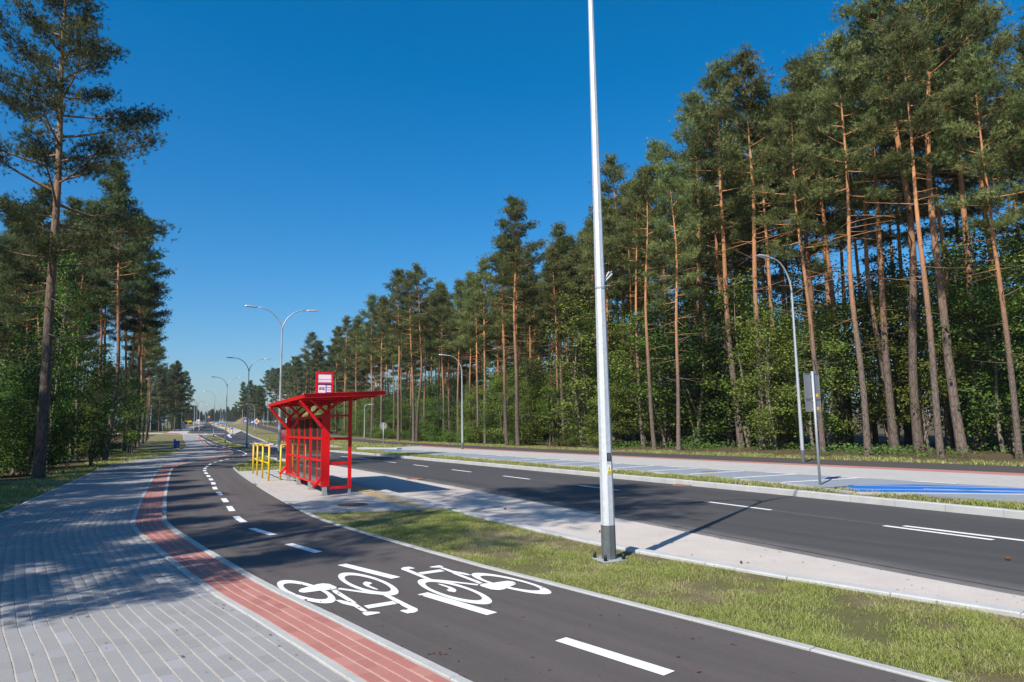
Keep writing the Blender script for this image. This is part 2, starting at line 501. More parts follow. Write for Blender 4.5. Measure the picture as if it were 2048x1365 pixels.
M['red'] = m_paint('red_paint', (.66, .006, .008), .4, .28, 0, .12, 3, .12); M['yellow'] = m_paint('yellow_paint', (.80, .48, .012), .4, .5, 0, .14, 5, .12)
M['steel'] = m_paint('steel_foot', (.38, .38, .37), .55, .5, .3, .2, 12); M['black'] = m_paint('black_plastic', (.02, .02, .022), .45, .4)
M['signgrey'] = m_paint('sign_back_grey', (.22, .225, .235), .5, .4, .2, .1, 4); M['sticker'] = m_paint('yellow_sticker', (.86, .50, .012), .5, .3, 0, .05)
M['signwhite'] = m_paint('sign_white', (.75, .76, .78), .45, .4, 0, .04); M['signblue'] = m_paint('sign_blue', (.02, .09, .42), .45, .4, 0, .08)
M['orange'] = m_paint('orange_paint', (.85, .25, .02), .5, .4); M['bin'] = m_paint('blue_plastic', (.012, .06, .30), .4, .5, 0, .2)
M['rust'] = m_concrete('rusty_iron', (.20, .10, .065), (.32, .17, .11), 9, (.1, .06, .04), .5, .6)
M['glass'] = m_glass('tinted_pane'); M['lens'] = m_paint('lamp_lens', (.6, .62, .64), .2, .6)
M['lumin'] = m_paint('lamp_housing', (.55, .57, .6), .35, .5, .5, .05)
M['bark'] = m_bark('pine_bark', (.21, .165, .135), (.12, .092, .075), (.56, .275, .125), (.40, .18, .08), 4.5, 11)
M['bark_dark'] = m_bark('old_pine_bark', (.16, .125, .10), (.09, .07, .058), (.36, .23, .15), (.24, .145, .09), 5, 13)
M['twig'] = m_paint('grey_bark', (.20, .165, .125), .9, .15, 0, .35, 4)
M['needle'] = m_leaf('pine_needles', (.155, .185, .060), var=.68, trans=.38, warm=(.34, .36, .14), spec=.08)
M['needle_blue'] = m_leaf('shade_blue_needles', (.108, .142, .056), var=.65, trans=.32, warm=(.23, .26, .11), spec=.08)  # darker, bluer needle copy: the left wood's shadow put into the colour
M['leaf'] = m_leaf('broad_leaves', (.125, .195, .032), var=.55, trans=.42, warm=(.28, .36, .065), hue=.028)
M['leaf_light'] = m_leaf('light_leaves', (.165, .225, .04), var=.5, trans=.42, warm=(.33, .37, .08), hue=.02)
M['leaf_yellow'] = m_leaf('yellowing_leaves', (.14, .18, .025), var=.4, trans=.38, warm=(.28, .27, .05), hue=.012)
M['leaf_dark'] = m_leaf('shaded_leaves', (.075, .13, .023), var=.5, trans=.36, warm=(.13, .22, .04), hue=.015)  # darker copy of the broad leaves, understorey shade put into the colour
M['fern'] = m_leaf('ground_leaves', (.085, .15, .03), var=.4, trans=.35, warm=(.14, .23, .05))
M['litter'] = m_paint('dry_leaf', (.14, .07, .035), .9, .1, 0, .4, 30)

# ------------------------------------------------------------------ plan lines (metres, camera above the origin)
redL = smooth_line([(4.5, -3), (1.9, 1), (-0.95, 4.57), (-2.23, 6.18), (-3.0, 7.12), (-4.87, 9.68), (-6.55, 12.1), (-7.4, 13.7), (-9.86, 18.63), (-15.1, 29.5), (-16.6, 33.24), (-17.5, 37.0), (-18.4, 41.5), (-19.9, 47.5), (-24, 57), (-30.2, 68.6), (-38.2, 84.7), (-60.2, 130.8), (-71, 152)], .25)
bikeR = smooth_line([(6.3, -1), (4.4, 2.2), (2.59, 4.41), (2.03, 5.13), (0.91, 6.52), (0.32, 7.27), (-0.56, 8.38), (-3.1, 11.95), (-4.03, 13.51), (-7.18, 19.64), (-11.6, 28.8), (-12.95, 32.2), (-14.36, 37.9), (-16.67, 46.17), (-22.3, 57.7), (-27.4, 67.1), (-36.5, 85.7), (-57.5, 128.5), (-68.5, 151)], .25)
pathL = smooth_line([(-1.8, -3.5), (-5.8, 4.8), (-10.28, 13.94), (-12.29, 18.1), (-15.5, 24.8), (-18.62, 31.28), (-20.3, 35.5), (-23, 44.1), (-25.6, 52), (-35.5, 75), (-54.8, 114.5), (-73, 152)], .5)
nearkerb = smooth_line([(9.6, -2), (6.3, 3.1), (4.18, 5.87), (3.05, 7.1), (2.14, 8.2), (1.1, 9.6), (-.49, 12.28), (-1.34, 13.87), (-3.3, 17.8), (-5.5, 22.2), (-8.2, 27.6), (-11, 33.2), (-14.2, 40), (-17, 46.6), (-19.6, 52.2), (-29, 73.9), (-37.8, 91.4), (-48.6, 114.7), (-61.5, 141), (-70.9, 157), (-86, 185.7), (-102, 218), (-140, 312), (-160, 360)], .5)
apronR = smooth_line([(9.0, -.4), (6.4, 4.3), (4.89, 6.84), (3.69, 9.14), (-.87, 18.42), (-4.3, 24.9), (-7.75, 31.29), (-10.3, 35.8), (-13.6, 41.0), (-16.6, 45.6)], .5)
farkerb = smooth_line([(15.5, -.5), (8.79, 12.09), (5.12, 19.19), (-7.08, 41.15), (-14.18, 53.27), (-20.1, 63.5), (-26, 76), (-35.2, 97.5), (-52.5, 137.5), (-70.6, 178.1), (-80.3, 198.3), (-110, 260), (-137, 317), (-154, 360)], .5)
cycN = smooth_line([(25.5, 1), (14.75, 20.1), (8.25, 30.71), (-.95, 47.2), (-14.3, 74), (-21.2, 89.4), (-40.1, 128), (-47.4, 141), (-63.1, 175), (-84.5, 222.6), (-121.7, 308)], .5)
cycF = smooth_line([(28.2, 2.2), (17.3, 22.0), (10.4, 33.0), (1.3, 49.2), (-11.7, 75.4), (-18.4, 90.6), (-37.6, 129.5), (-44.6, 142.5), (-60, 176.5), (-81, 224), (-118, 309)], .5)

# ------------------------------------------------------------------ setting: terrain and carriageway
def terrain_sheet(name, xs, ys, mat, fz):
    V = [(x, y, fz(x, y)) for y in ys for x in xs]
    nx = len(xs)
    Fc = np.array([(j * nx + i, j * nx + i + 1, (j + 1) * nx + i + 1, (j + 1) * nx + i) for j in range(len(ys) - 1) for i in range(nx - 1)])
    o = link(name, mesh_np(name, V, Fc, mat)); o['kind'] = 'structure'
    return o
ys = [-300, -100, 0, 40, 85, 107, 130, 145, 160, 180, 200, 225, 250, 275, 300, 320, 340, 380, 420, 600, 1000, 1600, 2600]
terrain_sheet('ground', list(range(-2400, 2401, 200)), ys, M['floor'], lambda x, y: T(y) - .34)

leftfar = np.array([(-70., -40.), (-70., 40.), (-90., 100.), (-130., 160.), (-150, 225), (-200., 360.)])
ribbon('left_verge_ground', leftfar, nearkerb, -.035, M['turf'], step=3, across=6)
rightfar = np.array([(90., -6.), (75., 30.), (60., 60.), (20., 140.), (0., 200.), (-60., 360.)])
ribbon('right_verge_ground', farkerb, rightfar, -.035, M['turf'], step=3, across=6)
road = ribbon('road', nearkerb, farkerb, -.125, M['road_asphalt'], step=2, across=4, skirt=.2)
# concrete bus bay: cast panels with open joints between them
bay = ribbon('bus_bay', clip_y(offset(nearkerb, -.16), 0, 46), apronR, -.1245 + .003, M['concrete'], step=1.5, skirt=.02)
for y0 in np.arange(1.0, 44.0, 4.4):
    a = clip_y(offset(nearkerb, -.165), y0 + .012, y0 + 4.4 - .012); b = clip_y(offset(apronR, .004), y0 + .6, y0 + 4.4 + .576)
    if len(a) > 2 and len(b) > 2: ribbon('concrete_panel', a, b, -.110, M['concrete'], bay, step=1, skirt=.012)

def stones(name, line, y0, y1, wd, ht, top, mat, parent, length=1.0, side=0.0, gap=.008, bev=.012, drop=0.0):
    """row of kerb stones along a line, one object each, sharing one mesh"""
    P = clip_y(offset(line, side), y0, y1)
    s = arclen(P)
    mb = MB(); mb.obox((0, 0, 0), (length / 2 - gap / 2, 0, 0), (0, wd / 2, 0), (0, 0, ht / 2), bev)
    me = mesh_np(name, mb.v, mb.f, mat)
    q = np.arange(0, s[-1] - length, length)
    for t in q:
        a = np.array([np.interp(t, s, P[:, 0]), np.interp(t, s, P[:, 1])]); b = np.array([np.interp(t + length, s, P[:, 0]), np.interp(t + length, s, P[:, 1])])
        c = (a + b) / 2; d = b - a
        o = link(name, me, parent, (c[0], c[1], T(c[1]) + top - ht / 2 + random.uniform(-.003, .003)))
        o.rotation_euler = (0, random.uniform(-.002, .002), math.atan2(d[1], d[0]) + random.uniform(-.003, .003))

nk = ribbon('near_kerb', clip_y(nearkerb, 45, 330), clip_y(offset(nearkerb, -.16), 45, 330), .0, M['kerb'], step=3)
stones('kerb_stone', nearkerb, 1.0, 45, .16, .30, .0, M['kerb'], nk, side=-.08)
fk = ribbon('far_kerb', clip_y(farkerb, 52, 330), clip_y(offset(farkerb, .17), 52, 330), .01, M['kerb'], step=3)
stones('kerb_stone', farkerb, 6, 52, .17, .30, .01, M['kerb'], fk, side=.085)

# ------------------------------------------------------------------ footpath of grey blocks, red band, bike path
Y_GEO = 15.0
near_redL = clip_y(redL, 1.5, Y_GEO)
fp = ribbon('footpath', clip_y(pathL, Y_GEO - .6, 151), clip_y(offset(redL, .08), Y_GEO, 151), .0, M['grey_uv'], step=.8, skirt=.05, across=2)
ribbon('footpath_bedding', clip_y(pathL, -1, Y_GEO - .2), clip_y(offset(redL, .07), 1.0, Y_GEO + .2), -.0045, M['sand'], step=.5, skirt=.03)
rb = ribbon('red_paving_band', clip_y(redL, Y_GEO, 151), clip_y(offset(redL, -.42), Y_GEO, 151), .0, M['red_uv'], step=.6, skirt=.05)
ribbon('red_band_bedding', clip_y(redL, 1.5, Y_GEO + .1), clip_y(offset(redL, -.42), 1.5, Y_GEO + .1), -.0045, M['sand'], step=.4, skirt=.02)
edge_in = ribbon('path_edging', clip_y(offset(redL, .072), 12, 151), clip_y(offset(redL, .004), 12, 151), .006, M['edging'], step=.8, skirt=.05)
stones('edging_stone', redL, 1.5, 12, .066, .2, .006, M['edging'], edge_in, side=.04, gap=.006, bev=.006)
edge_mid = ribbon('bike_path_edging', clip_y(offset(redL, -.425), 14, 151), clip_y(offset(redL, -.505), 14, 151), .008, M['edging'], step=.8, skirt=.05)
stones('edging_stone', redL, 1.5, 14, .08, .2, .008, M['edging'], edge_mid, side=-.465, gap=.006, bev=.006)
edge_out = ribbon('bike_path_outer_edging', clip_y(offset(bikeR, .04), 21, 150), clip_y(offset(bikeR, -.04), 21, 150), .012, M['edging'], step=.8, skirt=.05)
stones('edging_stone', bikeR, 1.0, 21, .08, .2, .012, M['edging'], edge_out, side=0, gap=.006, bev=.006)
edge_left = ribbon('footpath_edging', clip_y(offset(pathL, .07), 30, 151), clip_y(offset(pathL, -.01), 30, 151), .01, M['edging'], step=.8, skirt=.05)
stones('edging_stone', pathL, 10, 30, .08, .2, .010, M['edging'], edge_left, side=.03, gap=.006, bev=.006)
bike = ribbon('bike_path', clip_y(offset(redL, -.50), 1.0, 151), clip_y(offset(bikeR, .03), 1.0, 151), -.004, M['path_asphalt'], step=.6, skirt=.05, across=2)

def block_mesh(name, L, Wd, Ht, mat, bev=.004):
    mb = MB(); mb.obox((0, 0, -Ht / 2), (L / 2, 0, 0), (0, Wd / 2, 0), (0, 0, Ht / 2), bev)
    mb.f = mb.f[1:]
    return mesh_np(name, mb.v, mb.f, mat), np.array(mb.v), np.array(mb.f)

def cam_px(p):
    d = Vector(p) - Vector((0, 0, H_EYE)); z = d.dot(Fv)
    if z < .3: return None
    return 1024 + 1365 * d.dot(Rv) / z, 682.5 - 1365 * d.dot(Uv) / z, z

def lay_rows(base, offs, pitch_len, y0, y1, inside):
    out = []
    for r, off in enumerate(offs):
        P = offset(base, off); s = arclen(P)
        ph = (r % 2) * pitch_len / 2 + random.uniform(-.02, .02)
        for t in np.arange(ph, s[-1] - pitch_len, pitch_len):
            tc = t + pitch_len / 2
            x, y = np.interp(tc, s, P[:, 0]), np.interp(tc, s, P[:, 1])
            if y < y0 or y > y1 or not inside(x, y): continue
            a = (np.interp(t, s, P[:, 0]), np.interp(t, s, P[:, 1])); b = (np.interp(t + pitch_len, s, P[:, 0]), np.interp(t + pitch_len, s, P[:, 1]))
            out.append((x, y, math.atan2(b[1] - a[1], b[0] - a[0])))
    return out

def lay_blocks(name, spots, L, Wd, mat_o, mat_t, parent, limit):
    me, BV, BF = block_mesh(name, L, Wd, .05, mat_o)
    scored = []
    for (x, y, a) in spots:
        c = cam_px((x, y, 0))
        vis = c is not None and -15 < c[0] < 2063 and c[1] < 1380
        scored.append((0 if vis else 1, y * y + x * x, x, y, a))
    scored.sort()
    for (v, d, x, y, a) in scored[:limit]:
        o = link(name, me, parent, (x, y, random.uniform(-.0018, .0018)))
        o.rotation_euler = (random.uniform(-.006, .006), random.uniform(-.004, .004), a + random.uniform(-.008, .008))
    rest = scored[limit:]
    if rest:
        V, Fc, tn = [], [], []
        for i, (v, d, x, y, a) in enumerate(rest):
            a += random.uniform(-.008, .008); c, s_ = math.cos(a), math.sin(a)
            P = np.empty_like(BV); P[:, 0] = x + BV[:, 0] * c - BV[:, 1] * s_; P[:, 1] = y + BV[:, 0] * s_ + BV[:, 1] * c; P[:, 2] = BV[:, 2] + random.uniform(-.0018, .0018)
            V.append(P); Fc.append(BF_pad(BF) + i * len(BV)); tn += [random.random()] * len(BV)
        o = link('block_field', mesh_np('block_field', np.vstack(V), np.vstack(Fc), mat_t, tone=tn), parent)
        o['kind'] = 'stuff'
def BF_pad(BF): return BF

pl_s = clip_y(pathL, -4, 40)
def left_of_path(x, y):
    return x > np.interp(y, pl_s[:, 1], pl_s[:, 0]) + .04
lay_blocks('paving_block', lay_rows(clip_y(redL, 1.0, 20), [.08 + .052 + .104 * i for i in range(46)], .204, 2.2, Y_GEO, left_of_path), .198, .0975, M['grey_o'], M['grey_t'], fp, 300)
lay_blocks('red_block', lay_rows(clip_y(redL, 1.0, 20), [-.052 - .104 * i for i in range(4)], .204, 3.4, Y_GEO, lambda x, y: True), .196, .0945, M['red_o'], M['red_o'], rb, 330)

# white lane dashes and the two bicycle symbols, painted on the bike path
ZM = .0004
bc = smooth_line([(2.2, 2.6), (.655, 5.015), (-.56, 6.5), (-1.68, 8.0), (-2.9, 9.57), (-4.03, 11.16), (-5.05, 12.78), (-5.91, 14.5), (-6.72, 16.16), (-7.63, 17.98), (-8.4, 19.5), (-9.28, 21.41), (-10.26, 23.44), (-11.32, 25.59), (-12.42, 27.83), (-13.47, 30.2), (-14.9, 34.0), (-16, 38), (-17.0, 42.5), (-18.2, 47), (-22.9, 57.2), (-28.5, 67.9), (-36.9, 84.5), (-55.5, 122.3), (-64, 139)], .1)
sb = arclen(bc)
def quad_along(P, s, t0, t1, wd, z, name, mat, parent, n=2):
    pts_l, pts_r = [], []
    for t in np.linspace(t0, t1, n):
        a = np.array([np.interp(t, s, P[:, 0]), np.interp(t, s, P[:, 1])]); e = np.array([np.interp(t + .1, s, P[:, 0]), np.interp(t + .1, s, P[:, 1])])
        d = (e - a) / (np.linalg.norm(e - a) + 1e-9); nn = np.array([-d[1], d[0]]) * wd / 2
        pts_l.append(a + nn); pts_r.append(a - nn)
    return flat_poly(name, pts_l + pts_r[::-1], z, mat, parent)
fixed = [((.33, 5.39), (.98, 4.64)), ((-.91, 6.89), (-.21, 6.12)), ((-2.07, 8.39), (-1.29, 7.6)), ((-3.21, 9.93), (-2.58, 9.21)), ((-4.34, 11.53), (-3.72, 10.78))]
for (a, b) in fixed:
    a, b = np.array(a), np.array(b); d = (a - b) / np.linalg.norm(a - b); nn = np.array([-d[1], d[0]]) * .06
    flat_poly('lane_dash', [b + nn, b - nn, a - nn, a + nn], ZM, M['white'], bike)
t0 = np.interp(12.3, bc[:, 1], sb)
for i in range(20):
    t = t0 + 1.93 * i
    y = np.interp(t, sb, bc[:, 1])
    if y > 46: break
    quad_along(bc, sb, t, t + 1.0, .12, ZM, 'lane_dash', M['white'], bike, 3)
t0 = np.interp(46.5, bc[:, 1], sb)
for i in range(24): quad_along(bc, sb, t0 + i * 4.2, t0 + i * 4.2 + 4.1, .12, ZM + .004, 'lane_line', M['white'], bike, 4)
POLY = [[[-2.18, 7.1], [-2.177, 7.161], [-2.063, 7.36], [-2.018, 7.39], [-1.94, 7.357], [-1.836, 7.22], [-1.812, 7.155], [-1.848, 7.095], [-1.933, 7.082], [-2.032, 7.022], [-2.095, 6.991], [-2.152, 7.025]],
[[-1.597, 7.379], [-1.586, 7.446], [-1.518, 7.4], [-1.494, 7.338], [-1.518, 7.307], [-1.493, 7.24], [-1.395, 7.107], [-1.374, 7.062], [-1.421, 7.09], [-1.53, 7.224], [-1.58, 7.312]],
[[-1.799, 7.116], [-1.796, 7.179], [-1.352, 6.928], [-1.334, 6.868], [-1.411, 6.897]],
[[-1.843, 7.076], [-1.806, 7.104], [-1.478, 6.568], [-1.503, 6.559], [-1.581, 6.644], [-1.793, 6.97]],
[[-1.704, 6.679], [-1.664, 6.688], [-1.47, 6.531], [-1.319, 6.281], [-1.331, 6.248], [-1.375, 6.284], [-1.475, 6.439], [-1.609, 6.55]],
[[-1.389, 6.459], [-1.153, 6.611], [-1.092, 6.507], [-1.325, 6.354]],
[[-1.353, 6.225], [-1.31, 6.256], [-1.211, 6.24], [-1.186, 6.201], [-1.289, 6.124], [-1.318, 6.153]],
[[-1.327, 6.909], [-1.27, 6.911], [-0.939, 6.405], [-0.882, 6.327], [-0.867, 6.253], [-0.889, 6.197], [-0.949, 6.173], [-1.028, 6.263], [-1.007, 6.295], [-0.968, 6.293], [-0.967, 6.332], [-1.01, 6.394]]]
RINGS = [((-2.112, 7.075), (.405, -.376), (.08, -.34), (.305, -.271), (.055, -.228)), ((-1.556, 7.372), (.401, -.411), (.054, -.359), (.306, -.305), (.039, -.254))]
def bicycle_symbol(flip):
    C = np.array((-1.092, 7.178))
    f = (lambda p: 2 * C - np.array(p)) if flip else (lambda p: np.array(p))
    V, Fc = [], []
    def addp(q, z):
        V.append((q[0], q[1], z)); return len(V) - 1
    for r, (c, u, v, iu, iv) in enumerate(RINGS):
        n = 40; b = len(V)
        for k in range(n):
            th = 2 * math.pi * k / n
            for (a1, a2) in ((u, v), (iu, iv)):
                addp(f(np.array(c) + np.array(a1) * math.cos(th) + np.array(a2) * math.sin(th)), ZM)
        for k in range(n):
            k2 = (k + 1) % n
            Fc.append((b + 2 * k, b + 2 * k + 1, b + 2 * k2 + 1, b + 2 * k2))
    for i, p in enumerate(POLY):
        b = len(V)
        z = ZM + (.0012 if i == 0 else .0006)
        for q in p: addp(f(q), z)
        Fc.append(tuple(range(b, b + len(p))))
    me = mesh_np('bicycle_symbol', V, Fc, M['white'])
    bm = bmesh.new(); bm.from_mesh(me)
    for fc in bm.faces:
        fc.normal_update()
        if fc.normal.z < 0: fc.normal_flip()
    bmesh.ops.triangulate(bm, faces=[fc for fc in bm.faces if len(fc.verts) > 4]); bm.to_mesh(me); bm.free()
    return link('bicycle_symbol', me, bike)
bicycle_symbol(False); bicycle_symbol(True)

# road markings
def seg_mark(a, b, wd, name, mat, parent, z):
    a, b = np.array(a, float), np.array(b, float); d = (b - a) / np.linalg.norm(b - a); nn = np.array([-d[1], d[0]]) * wd / 2
    return flat_poly(name, [a + nn, a - nn, b - nn, b + nn], z, mat, parent)
ZR = -.121
cl = smooth_line([(8.6, 7.0), (6.72, 10.4), (4.62, 14.6), (2.31, 19.15), (.06, 23.4), (-2.1, 27.45), (-4.26, 31.6), (-6.33, 35.35), (-8.4, 39.3), (-15.6, 52), (-22.0, 64), (-31, 84), (-42.5, 111)], .2)
sc_ = arclen(cl)
for yc in (14.6, 19.15, 23.4, 27.45, 31.6, 35.35, 39.3, 43, 46.8, 50.6, 54.5, 58.5, 62.5):
    t = np.interp(yc, cl[:, 1], sc_); quad_along(cl, sc_, t - .95, t + .95, .11, ZR, 'centre_dash', M['white'], road)
seg_mark((6.81, 10.02), (6.05, 11.5), .11, 'centre_dash', M['white'], road, ZR)
seg_mark((9.0, 6.55), (6.35, 11.45), .12, 'centre_line', M['white'], road, ZR)
quad_along(cl, sc_, np.interp(66, cl[:, 1], sc_), np.interp(96, cl[:, 1], sc_), .12, ZR + .004, 'centre_line', M['white'], road, 12)

# thin setting-out line between the centre dashes, dust along the joint with the concrete
quad_along(cl, sc_, np.interp(11.2, cl[:, 1], sc_), np.interp(24, cl[:, 1], sc_), .012, ZR - .001, 'setting_out_line', m_marking('chalk_line', (.34, .33, .32), 1.0), road, 30)
k = NT('road_dust'); tp = k.n('ShaderNodeBsdfTransparent'); uvn = k.n('ShaderNodeTexCoord').outputs['UV']; sx = k.n('ShaderNodeSeparateXYZ'); k.l(uvn, sx.inputs[0])
fz = k.math('MULTIPLY', k.math('SUBTRACT', 1.0, k.math('DIVIDE', sx.outputs[0], .62), True), k.math('ADD', k.math('MULTIPLY', k.noise(k.pos(), 1.4, 6, .7), 1.5), -.15, True), True)
k.col((.34, .32, .30)); k.rough(1); mx = k.n('ShaderNodeMixShader'); k.l(k.math('MULTIPLY', fz, .75), mx.inputs[0]); k.l(tp.outputs[0], mx.inputs[1]); k.l(k.b.outputs[0], mx.inputs[2]); k.l(mx.outputs[0], k.out.inputs['Surface'])
ribbon('dust', offset(apronR, -.004), offset(apronR, -.62), -.1222, k.m, road, step=1, skirt=0, across=3)
ribbon('tar_joint', offset(apronR, -.26), offset(apronR, -.285), -.1215, m_paint('tar', (.022, .021, .021), .6, .4, 0, .3, 2), road, step=1, skirt=0)

# paved stopping platform at the shelter
plat_A = clip_y(offset(bikeR, -.05), 13.6, 27.5); plat_B = clip_y(offset(nearkerb, .01), 14.0, 28.8)
platform = ribbon('bus_platform', plat_A, plat_B, -.002, M['pale_uv'], step=.8, skirt=.05, across=2)
tl = clip_y(offset(nearkerb, .42), 14.1, 27.8); st = arclen(tl)
tb = MB().obox((0, 0, 0), (.197, 0, 0), (0, .197, 0), (0, 0, .02), .004)
for i in range(6):
    for j in range(6): tb.obox((-.155 + .062 * i, -.155 + .062 * j, .0215), (.014, 0, 0), (0, .014, 0), (0, 0, .0035))
tme = mesh_np('tactile_tile', tb.v, tb.f, M['tactile'])
for t in np.arange(0, st[-1] - .4, .402):
    a = (np.interp(t, st, tl[:, 0]), np.interp(t, st, tl[:, 1])); b = (np.interp(t + .4, st, tl[:, 0]), np.interp(t + .4, st, tl[:, 1]))
    o = link('tactile_tile', tme, platform, ((a[0] + b[0]) / 2, (a[1] + b[1]) / 2, -.012)); o.rotation_euler = (0, 0, math.atan2(b[1] - a[1], b[0] - a[0]))
def manhole(x, y, z, r, label, n=28):
    mb = MB()
    mb.tube([(0, 0, -.05), (0, 0, 0.0)], [r, r], n)
    o = mb.build('manhole_cover', M['rust'], None, loc=(x, y, z))
    rb_ = MB()
    for i in range(-3, 4):
        hw = math.sqrt(max(.01, (r * .86) ** 2 - (i * r * .25) ** 2)); rb_.box((0, i * r * .25, .003), (2 * hw, r * .1, .006))
    rb_.build('rib', M['rust'], o)
    return tag(o, label, 'manhole cover')
manhole(-3.44, 14.8, .006, .32, 'rusty round manhole cover in the pale platform before the red shelter')
manhole(6.4, 22.75, .006, .3, 'rusty manhole cover in the pale paving beside the hatched parking strip')
def drain(x, y, label):
    mb = MB(); e = (.26, .13)
    for i in range(7): mb.box((0, -.2 + .066 * i, 0), (.42, .03, .03))
    mb.box((-.23, 0, 0), (.04, .46, .032)); mb.box((.23, 0, 0), (.04, .46, .032))
    o = mb.build('drain_grate', M['rust'], None, loc=(x, y, -.115)); o.rotation_euler = (0, 0, math.radians(-27))
    return tag(o, label, 'drain grate')
drain(-3.3, 23.3, 'rusty drain grate in the road edge beside the concrete bus bay')
drain(4.75, 19.5, 'rusty drain grate in the road along the far kerb')

# ------------------------------------------------------------------ far side: parking strip, pale paving, red strip, cycle path
pn = smooth_line([(12.6, 8.0), (7.3, 17.6), (5.69, 21.29), (2.0, 28.0), (-3.59, 38.84), (-7.6, 46.6), (-11.9, 54.2)], .4)
pf = smooth_line([(16.0, 8.5), (11.7, 16.0), (6.61, 24.66), (3.2, 30.5), (-.76, 37.9), (-4.3, 44.5), (-7.9, 50.8), (-11.7, 55.0)], .4)
park = ribbon('parking_strip', pn, pf, .0, M['slate_uv'], step=1.2, skirt=.05)
rs = smooth_line([(24.2, 1.5), (14.1, 19.2), (7.75, 30.0), (-1.3, 46.2), (-5.5, 54.0), (-8.6, 60.0)], .5)
prom = ribbon('pale_paving', clip_y(offset(pf, -.006), 8.6, 55), clip_y(rs, 4, 60), .0, M['pale_uv'], step=1.2, skirt=.05, across=2)
ribbon('red_strip', clip_y(offset(rs, -.006), 3.5, 60), clip_y(offset(cycN, .006), 4.0, 61.5), .0, M['red_uv'], step=1.2, skirt=.05)
ribbon('far_cycle_path', cycN, cycF, .002, M['cycle_asphalt'], step=2, skirt=.06, across=2)
pk = ribbon('parking_kerb', clip_y(offset(pn, .13), 17.5, 54), clip_y(offset(pn, .005), 17.5, 54), .012, M['edging'], step=1, skirt=.05)
nrm, drc = normals_left(pn)
spn, spf = arclen(pn), arclen(pf)
def on(P, y): return np.array([np.interp(y, P[:, 1], P[:, 0]), y])
for y in np.arange(18.4, 33.5, 1.75):                       # oblique white hatching
    seg_mark(on(pn, y) + (.15, 0), on(pf, y + 1.05) if y < 24 else on(pf, y + 1.3), .14, 'hatch_line', M['white'], park, .004)
for y in (36.5, 41.5, 46.0): seg_mark(on(pn, y) + (.1, 0), on(pf, y + 1.0), .1, 'bay_line', M['white'], park, .004)
for y in np.arange(17.2, 52, 2.0):
    seg_mark(on(pf, y) - (.08, 0), on(pf, y + .95) - (.08, 0), .11, 'bay_dash', M['white'], park, .006)
flat_poly('blue_bay', [(8.3, 17.35), (7.68, 15.65), (9.2, 15.2), (10.78, 14.72), (13.0, 13.6), (13.3, 13.9), (11.62, 15.85), (9.9, 17.2)], .0045, M['bluemark'], park)
seg_mark((7.9, 16.3), (12.4, 14.75), .06, 'bay_line', M['white'], park, .009); seg_mark((8.4, 17.2), (11.7, 15.75), .06, 'bay_line', M['white'], park, .009)
seg_mark((9.4, 16.0), (11.9, 14.3), .06, 'bay_line', M['white'], park, .0125)
bk = MB(); 
for a, b in (((7.2, 17.5), (7.6, 15.55)), ((7.6, 15.55), (9.2, 15.08)), ((9.2, 15.08), (10.78, 14.6)), ((10.78, 14.6), (13.2, 13.45))):
    bk.bar((a[0], a[1], -.03), (b[0], b[1], -.03), .09, .09)
tag(bk.build('bay_kerb', M['edging'], pk), None)
flat_poly('blue_bay', [(-7.8, 48.2), (-11.2, 53.4), (-9.9, 53.0), (-8.2, 50.3)], .0045, M['bluemark'], park)
# kerbed island tip at the left end of the parking strip
tip = ribbon('bay_end_kerb', np.array([(-12.6, 55.4), (-8.8, 51.9)]), np.array([(-12.3, 56.1), (-8.5, 52.5)]), .1, M['kerb'], step=.5, skirt=.15)

# opposite bus bay beyond the near one, with its platform
opp = ribbon('opposite_bus_bay', np.array([(-19.3, 60.8), (-23.5, 68), (-29.9, 79.7), (-35.0, 91.0)]), np.array([(-18.2, 61.2), (-21.3, 68.2), (-27.3, 80.6), (-34.4, 94.5)]), -.117, M['concrete'], step=2, skirt=.02)
ribbon('opposite_platform', np.array([(-17.6, 61.6), (-20.5, 68.4), (-26.4, 81.2), (-33.0, 95.5)]), np.array([(-15.4, 62.2), (-18.1, 69.2), (-24.2, 82), (-31.0, 96.5)]), .0, M['pale_uv'], step=2, skirt=.1)
ribbon('opposite_tactile_strip', np.array([(-17.2, 62.0), (-20.0, 68.7), (-25.9, 81.5)]), np.array([(-16.7, 62.2), (-19.5, 69.0), (-25.4, 81.8)]), .005, M['tactile'], step=2, skirt=.05)

# side road on the left with its crossing, far crossing stripes, island
ribbon('side_road', np.array([(-110, 163), (-82, 156.5), (-62.5, 141.5)]), np.array([(-112, 169), (-83, 162.5), (-65.5, 147.0)]), .006, M['pale_uv'], step=3, skirt=.1)
ribbon('side_crossing', np.array([(-80, 155.8), (-73.2, 150.2)]), np.array([(-81.2, 160.8), (-74.6, 155.0)]), .013, M['redmark'], step=2, skirt=.02)
ribbon('far_footpath', np.array([(-80, 158), (-92, 186), (-104, 219), (-120, 262)]), np.array([(-73.5, 155), (-87.2, 185.5), (-101, 219), (-117, 262)]), .01, M['pale_uv'], step=4, skirt=.1)
ribbon('far_bike_path', np.array([(-73, 155.2), (-86.7, 185.6), (-100.6, 219), (-116, 262)]), np.array([(-69.5, 155), (-84.2, 186), (-98.5, 219), (-114, 262)]), .012, M['cycle_asphalt'], step=4, skirt=.1)
def stripe_row(p0, p1, n, dep, z):
    p0, p1 = np.array(p0, float), np.array(p1, float)
    for i in range(n):
        a = p0 + (p1 - p0) * i / n; b = p0 + (p1 - p0) * (i + 1) / n
        flat_poly('crossing_stripe', [a, b, b + (0, dep), a + (0, dep)], z, M['white'] if i % 2 else M['redmark'], road)
